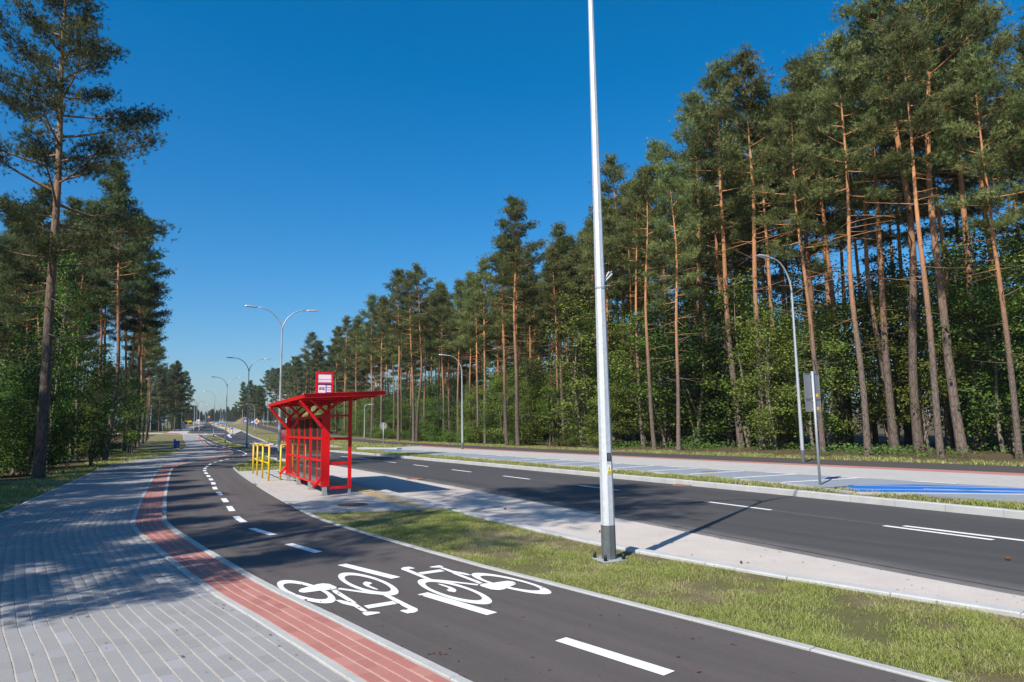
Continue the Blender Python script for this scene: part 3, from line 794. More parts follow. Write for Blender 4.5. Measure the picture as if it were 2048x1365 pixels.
stripe_row((-67.4, 150), (-63.2, 150), 7, 3.2, -.118); stripe_row((-58.6, 150.0), (-54.3, 150.0), 7, 3.2, -.118)
stripe_row((-85.6, 187), (-81.0, 187), 7, 4.4, -.118); stripe_row((-77.5, 187), (-73.8, 187), 7, 4.4, -.118)
isl_a = np.array([(-60.3, 146.5), (-68, 164), (-82.5, 195), (-93.5, 217), (-118, 268), (-138.0, 318)]); isl_b = np.array([(-59.3, 146.9), (-65.2, 165), (-79.5, 196), (-91.3, 217.6), (-116, 268.5), (-137.2, 318.4)])
ribbon('traffic_island', isl_a, isl_b, .03, M['pale_uv'], step=4, skirt=.2)
for pa, pb in (((-52.6, 128), (-57.6, 139)), ((-50.2, 122), (-52.2, 127)), ((-57.6, 139), (-60, 145.5))):
    seg_mark(pa, pb, .5, 'arrow_line', M['white'], road, -.116)
ribbon('side_walk', np.array([(-31.6, 65.2), (-38, 65.6), (-52, 67)]), np.array([(-31.9, 66.5), (-38, 66.9), (-52, 68.3)]), .004, M['pale_uv'], step=2, skirt=.05)
ribbon('cross_path', np.array([(-54, 144.3), (-44, 141.5), (-30, 133)]), np.array([(-54.6, 147.0), (-44.5, 144.0), (-30, 136)]), .012, M['cycle_asphalt'], step=3, skirt=.1)

# hill and spoil heap at the right of the far road
def mound(name, cx, cy, rx, ry, h, mat, ang=0, seed=1):
    r = np.random.default_rng(seed); n = 26
    V, Fc = [], []
    for j in range(n + 1):
        for i in range(n + 1):
            u, v = i / n * 2 - 1, j / n * 2 - 1
            q = math.sqrt(u * u + v * v)
            x0, y0 = u * rx, v * ry
            x = cx + x0 * math.cos(ang) - y0 * math.sin(ang); y = cy + x0 * math.sin(ang) + y0 * math.cos(ang)
            z = T(y) - .25 + h * max(0, math.cos(min(q, 1) * math.pi) * .5 + .5) * (1 + .25 * math.sin(x * .5 + seed) * math.cos(y * .37))
            V.append((x, y, z))
    for j in range(n):
        for i in range(n): Fc.append((j * (n + 1) + i, j * (n + 1) + i + 1, (j + 1) * (n + 1) + i + 1, (j + 1) * (n + 1) + i))
    o = link(name, mesh_np(name, V, np.array(Fc), mat, smooth=True)); o['kind'] = 'structure'
    return o
M['hillgrass'] = m_grass('hill_turf', (.17, .17, .06), (.17, .20, .06), (.32, .26, .14), soil=(.30, .22, .14))
mound('grass_hill', -49.0, 172, 9.5, 26, 5.4, M['hillgrass'], math.radians(26), 2)
mound('spoil_heap', -107, 272, 5.5, 9, 3.0, M['earth'], .4, 3)
mound('left_bank', -37, 62, 8, 20, .5, M['hillgrass'], .5, 4)

# forest floors
ff_edge = offset(cycF, -2.0); ff_edge = ff_edge + np.stack([np.sin(arclen(ff_edge) * .9) * .25, np.cos(arclen(ff_edge) * .7) * .25], 1)
ribbon('forest_floor', clip_y(ff_edge, 3, 300), resample(np.array([(85., 0.), (70., 40.), (45., 90.), (10., 150.), (-20, 220.), (-60, 300)]), 60), -.012, M['floor'], step=1.5, across=8, skirt=.05)
lf_edge = smooth_line([(-8.5, -12), (-9.0, 0), (-12.6, 9), (-15.2, 18.0), (-17.6, 25), (-20.8, 32), (-24.8, 41), (-30.5, 53), (-38.8, 70), (-50, 90), (-64, 119), (-78, 150)], .8)
lf_edge = lf_edge + np.stack([np.sin(arclen(lf_edge) * .8) * .3, np.cos(arclen(lf_edge) * .6) * .3], 1)
ribbon('left_forest_floor', np.array([(-68., -30.), (-68., 40.), (-88., 100.), (-126., 160.)]), lf_edge, -.012, M['floor'], step=1.5, across=6, skirt=.05)

# ------------------------------------------------------------------ grass blades
def blades(name, A, B, n, h, wd, parent=None, seed=3, keep=None, off=-.035, far_grow=0.0, inset=.0):
    r = np.random.default_rng(seed)
    m = 240
    A, B = resample(A, m), resample(B, m)
    wseg = np.linalg.norm(B - A, axis=1) * np.gradient((arclen(A) + arclen(B)) / 2)
    wseg = wseg / (1 + (A[:, 1] / 14.0) ** 2 * (.5 if far_grow else 0))
    cdf = np.cumsum(wseg); cdf /= cdf[-1]
    u = np.interp(r.random(n), cdf, np.arange(m)); i0 = np.clip(u.astype(int), 0, m - 2); fr = (u - i0)[:, None]
    a = A[i0] * (1 - fr) + A[i0 + 1] * fr; b = B[i0] * (1 - fr) + B[i0 + 1] * fr
    v = r.random(n)[:, None] * (1 - 2 * inset) + inset
    P = a + (b - a) * v
    # tufts: pull blades towards clump centres, thin out the worn patches
    nz = np.sin(P[:, 0] * 2.1 + np.sin(P[:, 1] * 1.3) * 2) * np.sin(P[:, 1] * 1.7 + np.sin(P[:, 0] * .9) * 2)
    nz2 = np.sin(P[:, 0] * 7.3 + P[:, 1] * 3.1) * np.sin(P[:, 1] * 6.1 - P[:, 0] * 2.3)
    keepm = r.random(n) < np.clip(.60 + .62 * nz + .38 * nz2, .03, 1)
    P, nz, nz2 = P[keepm], nz[keepm], nz2[keepm]; n = len(P)
    P += r.normal(0, .015, P.shape)
    dist = np.hypot(P[:, 0], P[:, 1])
    g = 1 + far_grow * np.clip(dist - 8, 0, 60) / 10
    hh = h * (.45 + .8 * r.random(n)) * (1 + .35 * nz + .2 * nz2) * np.minimum(g, 2.0)
    ww = wd * (.7 + .6 * r.random(n)) * g
    th = r.random(n) * 2 * np.pi; lean = r.random(n) ** .7 * 2.2 * hh
    dx, dy = np.cos(th), np.sin(th); sx, sy = -dy * ww / 2, dx * ww / 2
    z = np.interp(P[:, 1], TPY, TPZ) + off
    V = np.empty((n, 5, 3), np.float32)
    V[:, 0] = np.stack([P[:, 0] - sx, P[:, 1] - sy, z], 1); V[:, 1] = np.stack([P[:, 0] + sx, P[:, 1] + sy, z], 1)
    mx, my, mz = P[:, 0] + dx * lean * .35, P[:, 1] + dy * lean * .35, z + hh * .62
    V[:, 2] = np.stack([mx + sx * .8, my + sy * .8, mz], 1); V[:, 3] = np.stack([mx - sx * .8, my - sy * .8, mz], 1)
    V[:, 4] = np.stack([P[:, 0] + dx * lean, P[:, 1] + dy * lean, z + hh * .95], 1)
    base = (np.arange(n) * 5)[:, None]
    tri = np.concatenate([base + np.array([[0, 1, 2]]), base + np.array([[0, 2, 3]]), base + np.array([[3, 2, 4]])], 0)
    tone = np.repeat(r.random(n), 5)
    o = link(name, mesh_np(name, V.reshape(-1, 3), tri, M['blades'], tone=tone), parent)
    o['kind'] = 'stuff'
    return o
blades('grass', clip_y(offset(bikeR, -.06), 2.6, 13.45), clip_y(offset(nearkerb, .03), 3.2, 13.85), 340000, .034, .0035, seed=11, far_grow=.25, inset=.012)
blades('platform_grass', clip_y(offset(bikeR, -.06), 27.6, 46), clip_y(offset(nearkerb, .02), 29, 47.5), 26000, .09, .018, seed=12)
blades('far_kerb_grass', clip_y(offset(farkerb, -.2), 8, 52), clip_y(offset(pn, .16), 9.2, 53), 50000, .075, .014, seed=13)
blades('left_path_grass', clip_y(lf_edge, 8, 60), clip_y(offset(pathL, .1), 8, 60), 45000, .09, .016, seed=14)
blades('cycle_path_grass', clip_y(offset(cycF, -.08), 16, 90), clip_y(offset(ff_edge, -.4), 16, 90), 34000, .11, .022, seed=15)
blades('lawn', clip_y(offset(farkerb, -.25), 58, 128), clip_y(offset(cycN, .1), 60, 128), 24000, .09, .05, seed=16)
blades('verge_grass', clip_y(offset(bikeR, -.1), 50, 125), clip_y(offset(nearkerb, .05), 51, 127), 14000, .09, .05, seed=17)
def litter(name, areas, seed):
    """dry leaves, needles and bark bits scattered over paving and grass"""
    r = np.random.default_rng(seed); V, tn = [], []
    for (A, B, n, z) in areas:
        A, B = resample(A, 100), resample(B, 100)
        u = r.random(n) ** 1.6 * 98; i0 = u.astype(int); f = (u - i0)[:, None]
        P = A[i0] * (1 - f) + A[i0 + 1] * f; Q = B[i0] * (1 - f) + B[i0 + 1] * f
        e = r.random((n, 1)); e = np.where(r.random((n, 1)) < .6, e ** 3 * .5 * np.where(r.random((n, 1)) < .5, 1, 0) + (1 - e ** 3 * .5) * 0 + e * .0 + e ** 2.5 * .3, e)
        e = np.where(r.random((n, 1)) < .35, 1 - e, e)
        C = P + (Q - P) * np.clip(e, .01, .99)
        th = r.random(n) * 6.28; L = r.uniform(.008, .026, n); W = L * r.uniform(.15, .6, n)
        dx, dy = np.cos(th), np.sin(th); zz = z + .004
        V.append(np.stack([np.stack([C[:, 0] - dx * L, C[:, 1] - dy * L, np.full(n, zz)], 1), np.stack([C[:, 0] - dy * W, C[:, 1] + dx * W, zz + W * .4], 1),
                           np.stack([C[:, 0] + dx * L, C[:, 1] + dy * L, np.full(n, zz + .002)], 1), np.stack([C[:, 0] + dy * W, C[:, 1] - dx * W, zz + W * .3], 1)], 1).reshape(-1, 3))
    V = np.vstack(V); o = link(name, mesh_np(name, V, np.arange(len(V)).reshape(-1, 4), M['litter'])); o['kind'] = 'stuff'
litter('leaf_litter', [(clip_y(offset(redL, -.5), 2.5, 22), clip_y(bikeR, 2.5, 22), 420, -.002), (clip_y(pathL, 3, 22), clip_y(offset(redL, .1), 3, 22), 380, .002), (clip_y(offset(nearkerb, -.17), 3, 22), clip_y(offset(apronR, .01), 3.5, 22), 420, -.109),
                       (clip_y(bikeR, 3, 13), clip_y(nearkerb, 3, 13), 300, .0), (clip_y(offset(apronR, -.1), 5, 22), clip_y(offset(farkerb, -.1), 8, 22), 120, -.122)], 31)
# ------------------------------------------------------------------ bus shelter
def local(o, a, s):
    """frame with origin o, a along the shelter, s towards the road"""
    o, a, s = Vector(o), Vector(a), Vector(s)
    return lambda x, y, z: o + a * x + s * y + Vector((0, 0, z))
A_DIR = Vector((-.4475, .8943, 0)).normalized(); S_DIR = Vector((A_DIR.y, -A_DIR.x, 0))
Z = Vector((0, 0, 1))
SH_ANG = math.atan2(A_DIR.y, A_DIR.x)
def shelter(loc, label, roof_mat, full=True, flip=1, ang=SH_ANG):
    """local x runs along the back wall away from the viewer, local y=-s is the road side"""
    root = empty('bus_shelter', loc, ang)
    tag(root, label, 'bus shelter')
    s = lambda y: -y * flip                                   # side towards the road
    X4 = (0, 1.88, 3.76, 5.63)
    X, Y_, Zu = Vector((1, 0, 0)), Vector((0, 1, 0)), Vector((0, 0, 1))
    # back posts: wide plates at the ends, narrow ones between
    for i, x in enumerate(X4):
        end = i in (0, 3)
        mb = MB(); mb.box((x, s(.06 if end else .05), (.21 + 1.98) / 2), (.09 if end else .06, .20 if end else .08, 1.98 - .21), .006)
        p = mb.build('back_post', M['red'], root)
        MB().box((x, s(.05), .103), (.075, .11, .206), .004).build('foot', M['steel'], p)
        if end:
            sg = -1 if i == 0 else 1
            for zc in (.55, 1.70): MB().box((x + sg * .047, s(.05), zc), (.006, .07, .012)).build('seam_clip', M['red'], p)
    for x in (0, 2.6, 5.63):
        p = MB().box((x, s(.66), (.14 + 2.36) / 2), (.075, .075, 2.36 - .14), .005).build('front_post', M['red'], root)
        MB().box((x, s(.66), .068), (.06, .06, .136), .003).build('foot', M['steel'], p)
    # rails and bars of the back wall
    for z, h in ((.225, .05), (.82, .06), (1.37, .06), (1.93, .07)):
        for i in range(3): MB().box(((X4[i] + X4[i + 1]) / 2, s(.045), z), (1.88 - .094, .05, h), .004).build('wall_rail', M['red'], root)
    lv = ((.25, .79), (.85, 1.34), (1.40, 1.895))
    for i in range(3):
        xm = (X4[i] + X4[i + 1]) / 2
        for (z0, z1) in lv:
            MB().box((xm, s(.045), (z0 + z1) / 2), (.03, .035, z1 - z0 - .004), .003).build('wall_bar', M['red'], root)
            for xs in ((X4[i] + xm) / 2 + .012, (xm + X4[i + 1]) / 2 - .012):
                MB().box((xs, s(.045), (z0 + z1) / 2), (.875, .008, z1 - z0 - .006)).build('pane', M['glass'], root)
    # end frames
    for x in (0, 5.63):
        for z, h in ((.17, .055), (.76, .065), (1.36, .065), (1.93, .05)):
            MB().box((x, s(.39), z), (.05, .455, h), .004).build('side_rail', M['red'], root)
        # bottom stub and upper brace leaning out behind the wall
        MB().bar((x, s(-.03), .42), (x, s(-.22), .22), .07, .10, (1, 0, 0), .004).build('stub_brace', M['red'], root)
        MB().bar((x, s(-.035), 1.66), (x, s(-.56), 2.30), .07, .11, (1, 0, 0), .004).build('outer_brace', M['red'], root)
    # forked brackets under the roof at each frame
    for x in X4:
        b = MB()
        b.box((x, s(.06), 2.03), (.07, .11, .10), .003)
        b.bar((x, s(.05), 2.02), (x, s(-.30), 2.34), .06, .085, (1, 0, 0), .003)
        b.bar((x, s(.07), 2.02), (x, s(.47), 2.37), .06, .085, (1, 0, 0), .003)
        b.build('forked_bracket', M['red'], root)
        MB().bar((x, s(-.52), 2.335), (x, s(1.28), 2.415), .06, .06, (0, 0, 1), .003).build('roof_beam', M['red'], root)
    # roof: thin sloping deck with fascia boards, open battens below
    def rz(y): return 2.40 + (y + .55) * .045
    rp = MB().bar((2.65, s(-.55), 2.40), (2.65, s(1.35), rz(1.35)), 6.5, .03).build('roof', roof_mat, root)
    for y in (-.57, 1.37):
        MB().bar((-.6, s(y), rz(y) - .015), (5.9, s(y), rz(y) - .015), .03, .085).build('fascia', roof_mat, rp)
    for x, sg in ((-.62, -1), (5.92, 1)):                      # open channel at each end: web set back between two flanges
        for dz, dx, wd_, ht_ in ((.032, .0, .10, .012), (-.062, .0, .075, .012), (-.015, -.038, .012, .084)):
            MB().bar((x + sg * dx, s(-.585), rz(-.585) + dz), (x + sg * dx, s(1.385), rz(1.385) + dz), wd_, ht_).build('fascia', roof_mat, rp)
    for y in (-.3, .05, .4, .75, 1.1):
        MB().bar((-.58, s(y), rz(y) - .033), (5.88, s(y), rz(y) - .033), .05, .03).build('batten', M['red'], rp)
    # bench and bin inside
    for y in (.22, .33, .44): MB().box((3.6, s(y), .47), (1.9, .09, .03), .004).build('bench_slat', M['darkgrey'], root)
    for x in (2.8, 4.4): MB().box((x, s(.33), .232), (.05, .28, .44), .004).build('bench_leg', M['red'], root)
    return root, rz, s
sh, rz, s_ = shelter((-4.68, 16.93, 0), 'red steel bus shelter with tinted panes beside the bike path', M['red'])
# stop sign standing on the roof
sg = MB()
for x0, x1, z0, z1 in ((-.24, -.205, 0, .64), (.205, .24, 0, .64), (-.205, .205, .605, .64), (-.205, .205, .30, .335), (-.205, .205, 0, .03)):
    sg.box(((x0 + x1) / 2, 0, (z0 + z1) / 2), (x1 - x0, .07, z1 - z0))
for x0 in (-.2, .2): sg.box((x0, 0, -.07), (.04, .04, .14))
sgn = sg.build('stop_sign', M['red'], sh); sgn.location = (2.75, s_(.55), rz(.55) + .14); sgn.rotation_euler = (0, 0, math.radians(-90))
MB().box((0, -.0, .47), (.408, .03, .268)).build('upper_panel', M['signwhite'], sgn)
MB().box((0, -.0, .165), (.408, .03, .268)).build('lower_panel', M['signblue'], sgn)
pb = MB()
for z in (.352, .43, .588): pb.box((0, -.0165, z), (.39, .002, .010))
pb.box((-.193, -.0165, .47), (.010, .002, .246)); pb.box((.193, -.0165, .47), (.010, .002, .246))
pb.build('blue_line', M['signblue'], sgn)
pw = MB(); pw.box((-.075, -.0165, .16), (.215, .002, .225))
for z in (.095, .165, .235): pw.box((.125, -.0165, z), (.125, .002, .052))
pw.build('white_field', M['signwhite'], sgn)
pi = MB()
pi.box((-.075, -.019, .155), (.17, .002, .02)); pi.box((-.075, -.019, .20), (.15, .002, .010))
for x in (-.145, -.11, -.075, -.04, -.005): pi.box((x, -.019, .18), (.008, .002, .034))
for x in (-.125, -.03):
    n = 12; vs = [(x, -.020, .143)] + [(x + .018 * math.cos(2 * math.pi * k / n), -.020, .143 + .018 * math.sin(2 * math.pi * k / n)) for k in range(n)]
    pi.add(vs, [(0, 1 + k, 1 + (k + 1) % n) for k in range(n)])
pi.build('bus_pictogram', M['black'], sgn)

def litter_bin(x, y, mat, label, h=.62, r=.17):
    root = empty('litter_bin', (x, y, T(y)))
    tag(root, label, 'litter bin')
    MB().tube([(0, 0, .14), (0, 0, .17), (0, 0, h - .03), (0, 0, h)], [r * .86, r, r, r * .92], 16).build('bin_body', mat, root, True)
    MB().tube([(0, 0, 0), (0, 0, .138)], .03, 8).build('post', M['steel'], root)
    MB().tube([(0, 0, h + .10), (0, 0, h + .13)], [r * 1.05, r * .7], 16).build('lid', M['darkgrey'], root)
    for a in range(3): MB().tube([(r * .85 * math.cos(a * 2.1), r * .85 * math.sin(a * 2.1), h - .02), (r * .85 * math.cos(a * 2.1), r * .85 * math.sin(a * 2.1), h + .11)], .008, 5).build('lid_stay', M['steel'], root)
    return root
bx = Vector((-4.68, 16.93, 0)) + A_DIR * 1.75 + S_DIR * .33
litter_bin(bx.x, bx.y, M['red'], 'red litter bin inside the red shelter beside the bench')
osh, _, _ = shelter((-28.3, 86.0, 0), 'distant red bus shelter with blue roof on the opposite platform', M['signblue'], True, 1, SH_ANG)
os2 = MB().box((0, 0, .3), (.5, .06, .6)).build('stop_sign', M['signwhite'], osh); os2.location = (3.0, -.5, 2.47); os2.rotation_euler = (0, 0, math.radians(-90))
MB().box((0, -.033, .3), (.5, .004, .07)).build('red_band', M['red'], os2)

# ------------------------------------------------------------------ yellow railings
def railing(pts, label):
    root = empty('railing', (pts[0][0], pts[0][1], 0)); tag(root, label, 'railing', 'yellow railings at the end of the platform')
    L = [Vector((p[0] - pts[0][0], p[1] - pts[0][1], 0)) for p in pts]
    H, r = 1.10, .031
    for i, p in enumerate(L):
        MB().tube([p + Z * -.05, p + Z * (H - .02)], r, 10).build('post', M['yellow'], root, True)
    for h, rr in ((H, r), (.55, .024)):
        for a, b in zip(L[:-1], L[1:]):
            d = (b - a).normalized()
            e = 0 if h == H else r
            MB().tube([a + d * e + Z * h, b - d * e + Z * h], rr, 10).build('rail', M['yellow'], root, True)
    return root
railing([(-9.80, 26.0), (-9.2, 24.8), (-8.5, 23.4), (-7.79, 22.0)], 'yellow tube railing beside the bike path behind the red shelter')
railing([(-7.52, 22.3), (-7.32, 23.1), (-6.75, 24.3)], 'yellow tube railing partly hidden behind the far end of the red shelter')

# ------------------------------------------------------------------ street lamps
def arm_pts(side, reach, rise, n=9):
    """curve from the pole top out to the lantern"""
    P = []
    for i in range(n):
        t = i / (n - 1)
        P.append(Vector((side * (reach * (t ** 1.7 * .75 + .25 * t)), 0, rise * math.sin(t * math.pi / 2) ** .9)))
    return P
def lantern(parent, p, side):
    x, z = p.x, p.z
    mb = MB()
    V, Fc = [], []
    prof = [(0, .05, .05), (.12, .09, .075), (.45, .13, .07), (.62, .11, .05), (.68, .07, .03)]
    for (l, hw, h) in prof:
        for (yy, zz) in ((-hw, 0), (hw, 0), (hw * .7, h), (-hw * .7, h)): V.append((x + side * l, yy, z - .03 + l * .06 + zz))
    for i in range(len(prof) - 1):
        for k in range(4):
            a, b = i * 4 + k, i * 4 + (k + 1) % 4
            Fc.append((a, b, b + 4, a + 4) if side > 0 else (a, a + 4, b + 4, b))
    Fc.append((0, 1, 2, 3)); Fc.append((16, 17, 18, 19))
    mb.add(V, Fc)
    ln = mb.build('lantern', M['lumin'], parent)
    MB().bar((x + side * .16, 0, z - .028), (x + side * .56, 0, z - .004), .17, .012).build('lens', M['lens'], ln)
def lamp(x, y, rz, fork, arms, label, r0=.085, r1=.04, top=True, near=False, group='street lamps along the new road', base=True, reach=1.35, rise=1.2, tilt=0.0):
    root = empty('street_lamp', (x, y, T(y) - .03), rz)
    gm_ = M['galv'] if near else M['galv_dull']
    tag(root, label, 'street lamp', group)
    n = 8
    cb = .42 if near else .5
    zz = [cb] + [cb + (fork - cb) * k / 5 for k in range(1, 6)]
    rad = lambda z: r0 + (r1 - r0) * z / fork
    MB().tube([(0, 0, z) for z in zz], [rad(z) for z in zz], n, rot=math.pi / 8).build('pole', gm_, root)
    MB().tube([(0, 0, .0), (0, 0, cb - .002)], [r0 + .003, rad(cb) + .002], n, rot=math.pi / 8).build('pole_base', M['darkgrey'], root)
    if near: reach = 1.75
    for sd in arms:
        P = [Vector((0, 0, fork - .15))] + [p + Vector((0, 0, fork)) for p in arm_pts(sd, reach, rise)]
        rr = [.038] * 2 + [.036 - .0015 * k for k in range(len(P) - 2)]
        a = MB().tube(P, rr, 8).build('arm', gm_, root, True)
        lantern(a, P[-1], sd)
    if not arms:
        MB().tube([(0, 0, fork), (0, 0, fork + .25)], [r1, r1 * .7], 8).build('cap', gm_, root)
    return root
PERP = math.atan2(S_DIR.y, S_DIR.x)
main = lamp(1.13, 8.52, PERP - .06, 7.6, (-1, 1), 'galvanised street lamp standing in the near grass verge, tallest pole in view', .088, .034, near=True)
# base plate with capped bolts, labels, clamp and flag holder of the near lamp
pl = MB(); pl.box((0, 0, .012), (.31, .31, .022), .004); pl.build('base_plate', M['galv_dull'], main)
for sx in (-1, 1):
    for sy in (-1, 1):
        MB().tube([(sx * .125, sy * .125, .024), (sx * .125, sy * .125, .075), (sx * .125, sy * .125, .095)], [.022, .020, .008], 8).build('bolt_cap', M['black'], main, True)
def on_pole(parent, name, z, h, wd, mat, az, r, extra=.0015):
    """flat label on one face of the eight-sided pole"""
    ang = az - parent.rotation_euler.z
    d = Vector((math.cos(ang), math.sin(ang), 0)); t = Vector((-d.y, d.x, 0))
    c = d * (r + extra) + Z * z
    mb = MB(); mb.obox(c, t * wd / 2, d * .001, Z * h / 2)
    return mb.build(name, mat, parent), c, d, t
# labels sit on the pole's face that looks right of the viewer
rp_ = main.rotation_euler.z
faces = [rp_ + math.pi / 4 * k for k in range(8)]
cam_az = math.atan2(-8.52, -1.13)
def wrap(a): return (a + math.pi) % (2 * math.pi) - math.pi
fa = min(faces, key=lambda a: abs(wrap(a - (cam_az + .62))))
ap = .088 * math.cos(math.pi / 8)
rr_ = lambda z: (.088 + (.034 - .088) * z / 7.6) * math.cos(math.pi / 8)
M['labelyellow'] = m_paint('label_yellow', (.90, .66, .02), .5, .3, 0, .04)
lb, c, d, t = on_pole(main, 'data_label', 1.235, .10, .055, M['black'], fa, rr_(1.235))
mb = MB()
for i, (wd_, zz_) in enumerate(((.044, .036), (.040, .024), (.044, .012), (.036, .0), (.030, -.012), (.024, -.024), (.018, -.036))):
    mb.obox(c + d * .0016 + Z * zz_, t * wd_ / 2, d * .0006, Z * .0016)
mb.build('printed_line', M['steel'], lb)
wl, c, d, t = on_pole(main, 'warning_label', 1.085, .115, .055, M['signwhite'], fa, rr_(1.085))
tri = MB().add([c + d * .002 + t * -.024 + Z * -.008, c + d * .002 + t * .024 + Z * -.008, c + d * .002 + Z * .045], [(0, 1, 2)]); tri.build('warning_triangle', M['labelyellow'], wl)
MB().obox(c + d * .0016 + Z * -.035, t * .026, d * .0006, Z * .020).build('yellow_panel', M['labelyellow'], wl)
bl = MB(); bl.obox(c + d * .0030 + Z * .012, t * .0022, d * .0005, Z * .013); bl.obox(c + d * .0030 + Z * -.004, t * .0022, d * .0005, Z * .002)
for i, wd_ in enumerate((.036, .03)): bl.obox(c + d * .0030 + Z * (-.028 - .014 * i), t * wd_ / 2, d * .0005, Z * .003)
bl.build('black_print', M['black'], wl)
MB().tube([(0, 0, 3.34), (0, 0, 3.36)], rr_(3.35) * 1.14, 16).build('clamp_band', M['steel'], main)
fh = MB(); fdir = Vector((math.cos(.25 - rp_), math.sin(.25 - rp_), 0))
fh.tube([fdir * .05 + Z * 3.42, fdir * .17 + Z * 3.54], .012, 6); fh.tube([fdir * .05 + Z * 3.44, fdir * .13 + Z * 3.565], .010, 6)
fh.tube([fdir * .13 + Z * 3.545, fdir * .17 + Z * 3.575], .006, 6)
fh.build('flag_holder', M['lumin'], main)
dl = [
 (-12.72, 37.4, 7.1, 'double-armed street lamp rising right behind the red shelter and yellow railing'),
 (-24.2, 62.5, 7.0, 'double-armed street lamp on the verge left of the railing, second beyond the red shelter'),
 (-36.6, 87.5, 7.2, 'double-armed street lamp on the grass wedge, third beyond the red shelter'),
 (-57.4, 131.8, 7.4, 'double-armed street lamp at the narrow end of the verge before the crossing'),
 (-75.8, 163.1, 7.2, 'double-armed street lamp just beyond the side road crossing')]
for (x, y, f, lab) in dl: lamp(x, y, PERP + .08, f, (-1, 1), lab, reach=1.3)
for (x, y) in ((-93.2, 201.9), (-99.8, 216.9), (-117, 262), (-130, 290), (-140, 330), (-165, 350), (-128, 300)):
    lamp(x, y, PERP + .1, 7.1, (-1, 1), 'far double-armed street lamp on the rising road', group='far double street lamps')
lamp(11.35, 27.2, PERP, 6.95, (-1,), 'single-armed street lamp at the edge of the far cycle path, beside the grey sign back', .075, .034, reach=1.1)
lamp(-3.7, 49.8, PERP, 5.7, (-1,), 'single-armed street lamp by the red strip in the middle of the far promenade', .08, .038, reach=1.1, rise=1.1)
lamp(-17.5, 80.8, PERP, 4.15, (1,), 'short street lamp with a stub arm on the lawn seen right of the shelter', .07, .035, reach=.45, rise=.3)
lamp(-56.9, 151.0, PERP, 5.3, (-1,), 'single-armed street lamp beside the orange diamond sign', .08, .04, reach=1.2, rise=1.0)
lamp(-72.2, 158.0, PERP, 5.5, (1,), 'single-armed street lamp at the mouth of the side road', .08, .04, reach=1.2, rise=1.0)
for (x, y, f, lab) in ((-86.5, 179.1, 6.7, 'plain lamp post by the far footpath before the left pines'), (-87.2, 165.1, 6.4, 'plain lamp post at the left end of the side road'),
                       (-66.1, 185.0, 4.8, 'plain lamp post at the foot of the grass hill'), (-74.5, 205, 4.2, 'plain lamp post on the path behind the grass hill'), (-72.7, 184.2, 5.0, 'plain lamp post beside the blue crossing sign')):
    lamp(x, y, PERP, f, (), lab, .07, .045)

# ------------------------------------------------------------------ traffic signs
def sign_post(x, y, h, z0, label, cat='traffic sign', r=.03, name='traffic_sign', rz=0.0):
    root = empty(name, (x, y, T(y) - .03), rz); tag(root, label, cat)
    MB().tube([(0, 0, 0), (0, 0, h)], r, 10).build('post', M['galv_dull'], root, True)
    return root
def panel(root, z, wd, ht, mat, back=None, name='panel', thick=.012, y=.045, rim=True, corner=None):
    mb = MB(); mb.box((0, y, z), (wd, thick, ht), .004)
    p = mb.build(name, mat, root)
    if rim:
        f = MB()
        for sx in (-1, 1): f.box((sx * (wd / 2 - .006), y - .012, z), (.012, .018, ht - .026))
        for sz in (-1, 1): f.box((0, y - .012, z + sz * (ht / 2 - .006)), (wd, .018, .012))
        f.build('rim', mat, p)
    return p
AR = math.atan2(A_DIR.y, A_DIR.x) - math.pi / 2
sg1 = sign_post(7.72, 17.57, 2.9, 0, 'grey back of a two-panel sign on a post in the grass by the blue bay', rz=AR, r=.032)
for zc, hh in ((2.53, .655), (2.03, .325)):
    p = panel(sg1, zc, .54, hh, M['signgrey'])
    MB().box((.16, .0365, zc - hh / 2 + .085), (.085, .004, .075)).build('sticker', M['sticker'], p)
    for zz in ((zc + hh / 2 - .05), (zc - hh / 2 + .05)):
        MB().box((0, .018, zz), (.10, .034, .03), .003).build('clamp', M['steel'], p)
sg2 = sign_post(-10.74, 56.8, 2.02, 0, 'round grey sign back on a post at the left end of the parking strip', rz=.15)
d = MB().tube([(0, .04, 1.82), (0, .055, 1.82)], .30, 28).build('disc', M['signgrey'], sg2)
MB().box((.12, .037, 1.74), (.08, .004, .08)).build('sticker', M['sticker'], d)
def disc_sign(x, y, h, label, parts, rz=AR):
    root = sign_post(x, y, h, 0, label, rz=rz)
    for (nm, shape, z, sz, mat, off) in parts:
        if shape == 'sq': o = MB().box((0, -.045 - off, z), (sz, .012, sz)).build(nm, mat, root)
        elif shape == 'dia': o = MB().obox((0, -.045 - off, z), (sz / 2, 0, sz / 2), (0, .006, 0), (-sz / 2, 0, sz / 2)).build(nm, mat, root)
        elif shape == 'disc': o = MB().tube([(0, -.04 - off, z), (0, -.052 - off, z)], sz / 2, 24).build(nm, mat, root)
        elif shape == 'tri': o = MB().add([(-sz / 2, -.055 - off, z - sz * .4), (sz / 2, -.055 - off, z - sz * .4), (0, -.055 - off, z + sz * .46)], [(0, 1, 2)]).build(nm, mat, root)
        elif shape == 'bar': o = MB().box((0, -.045 - off, z), (sz, .012, sz * .35)).build(nm, mat, root)
    return root
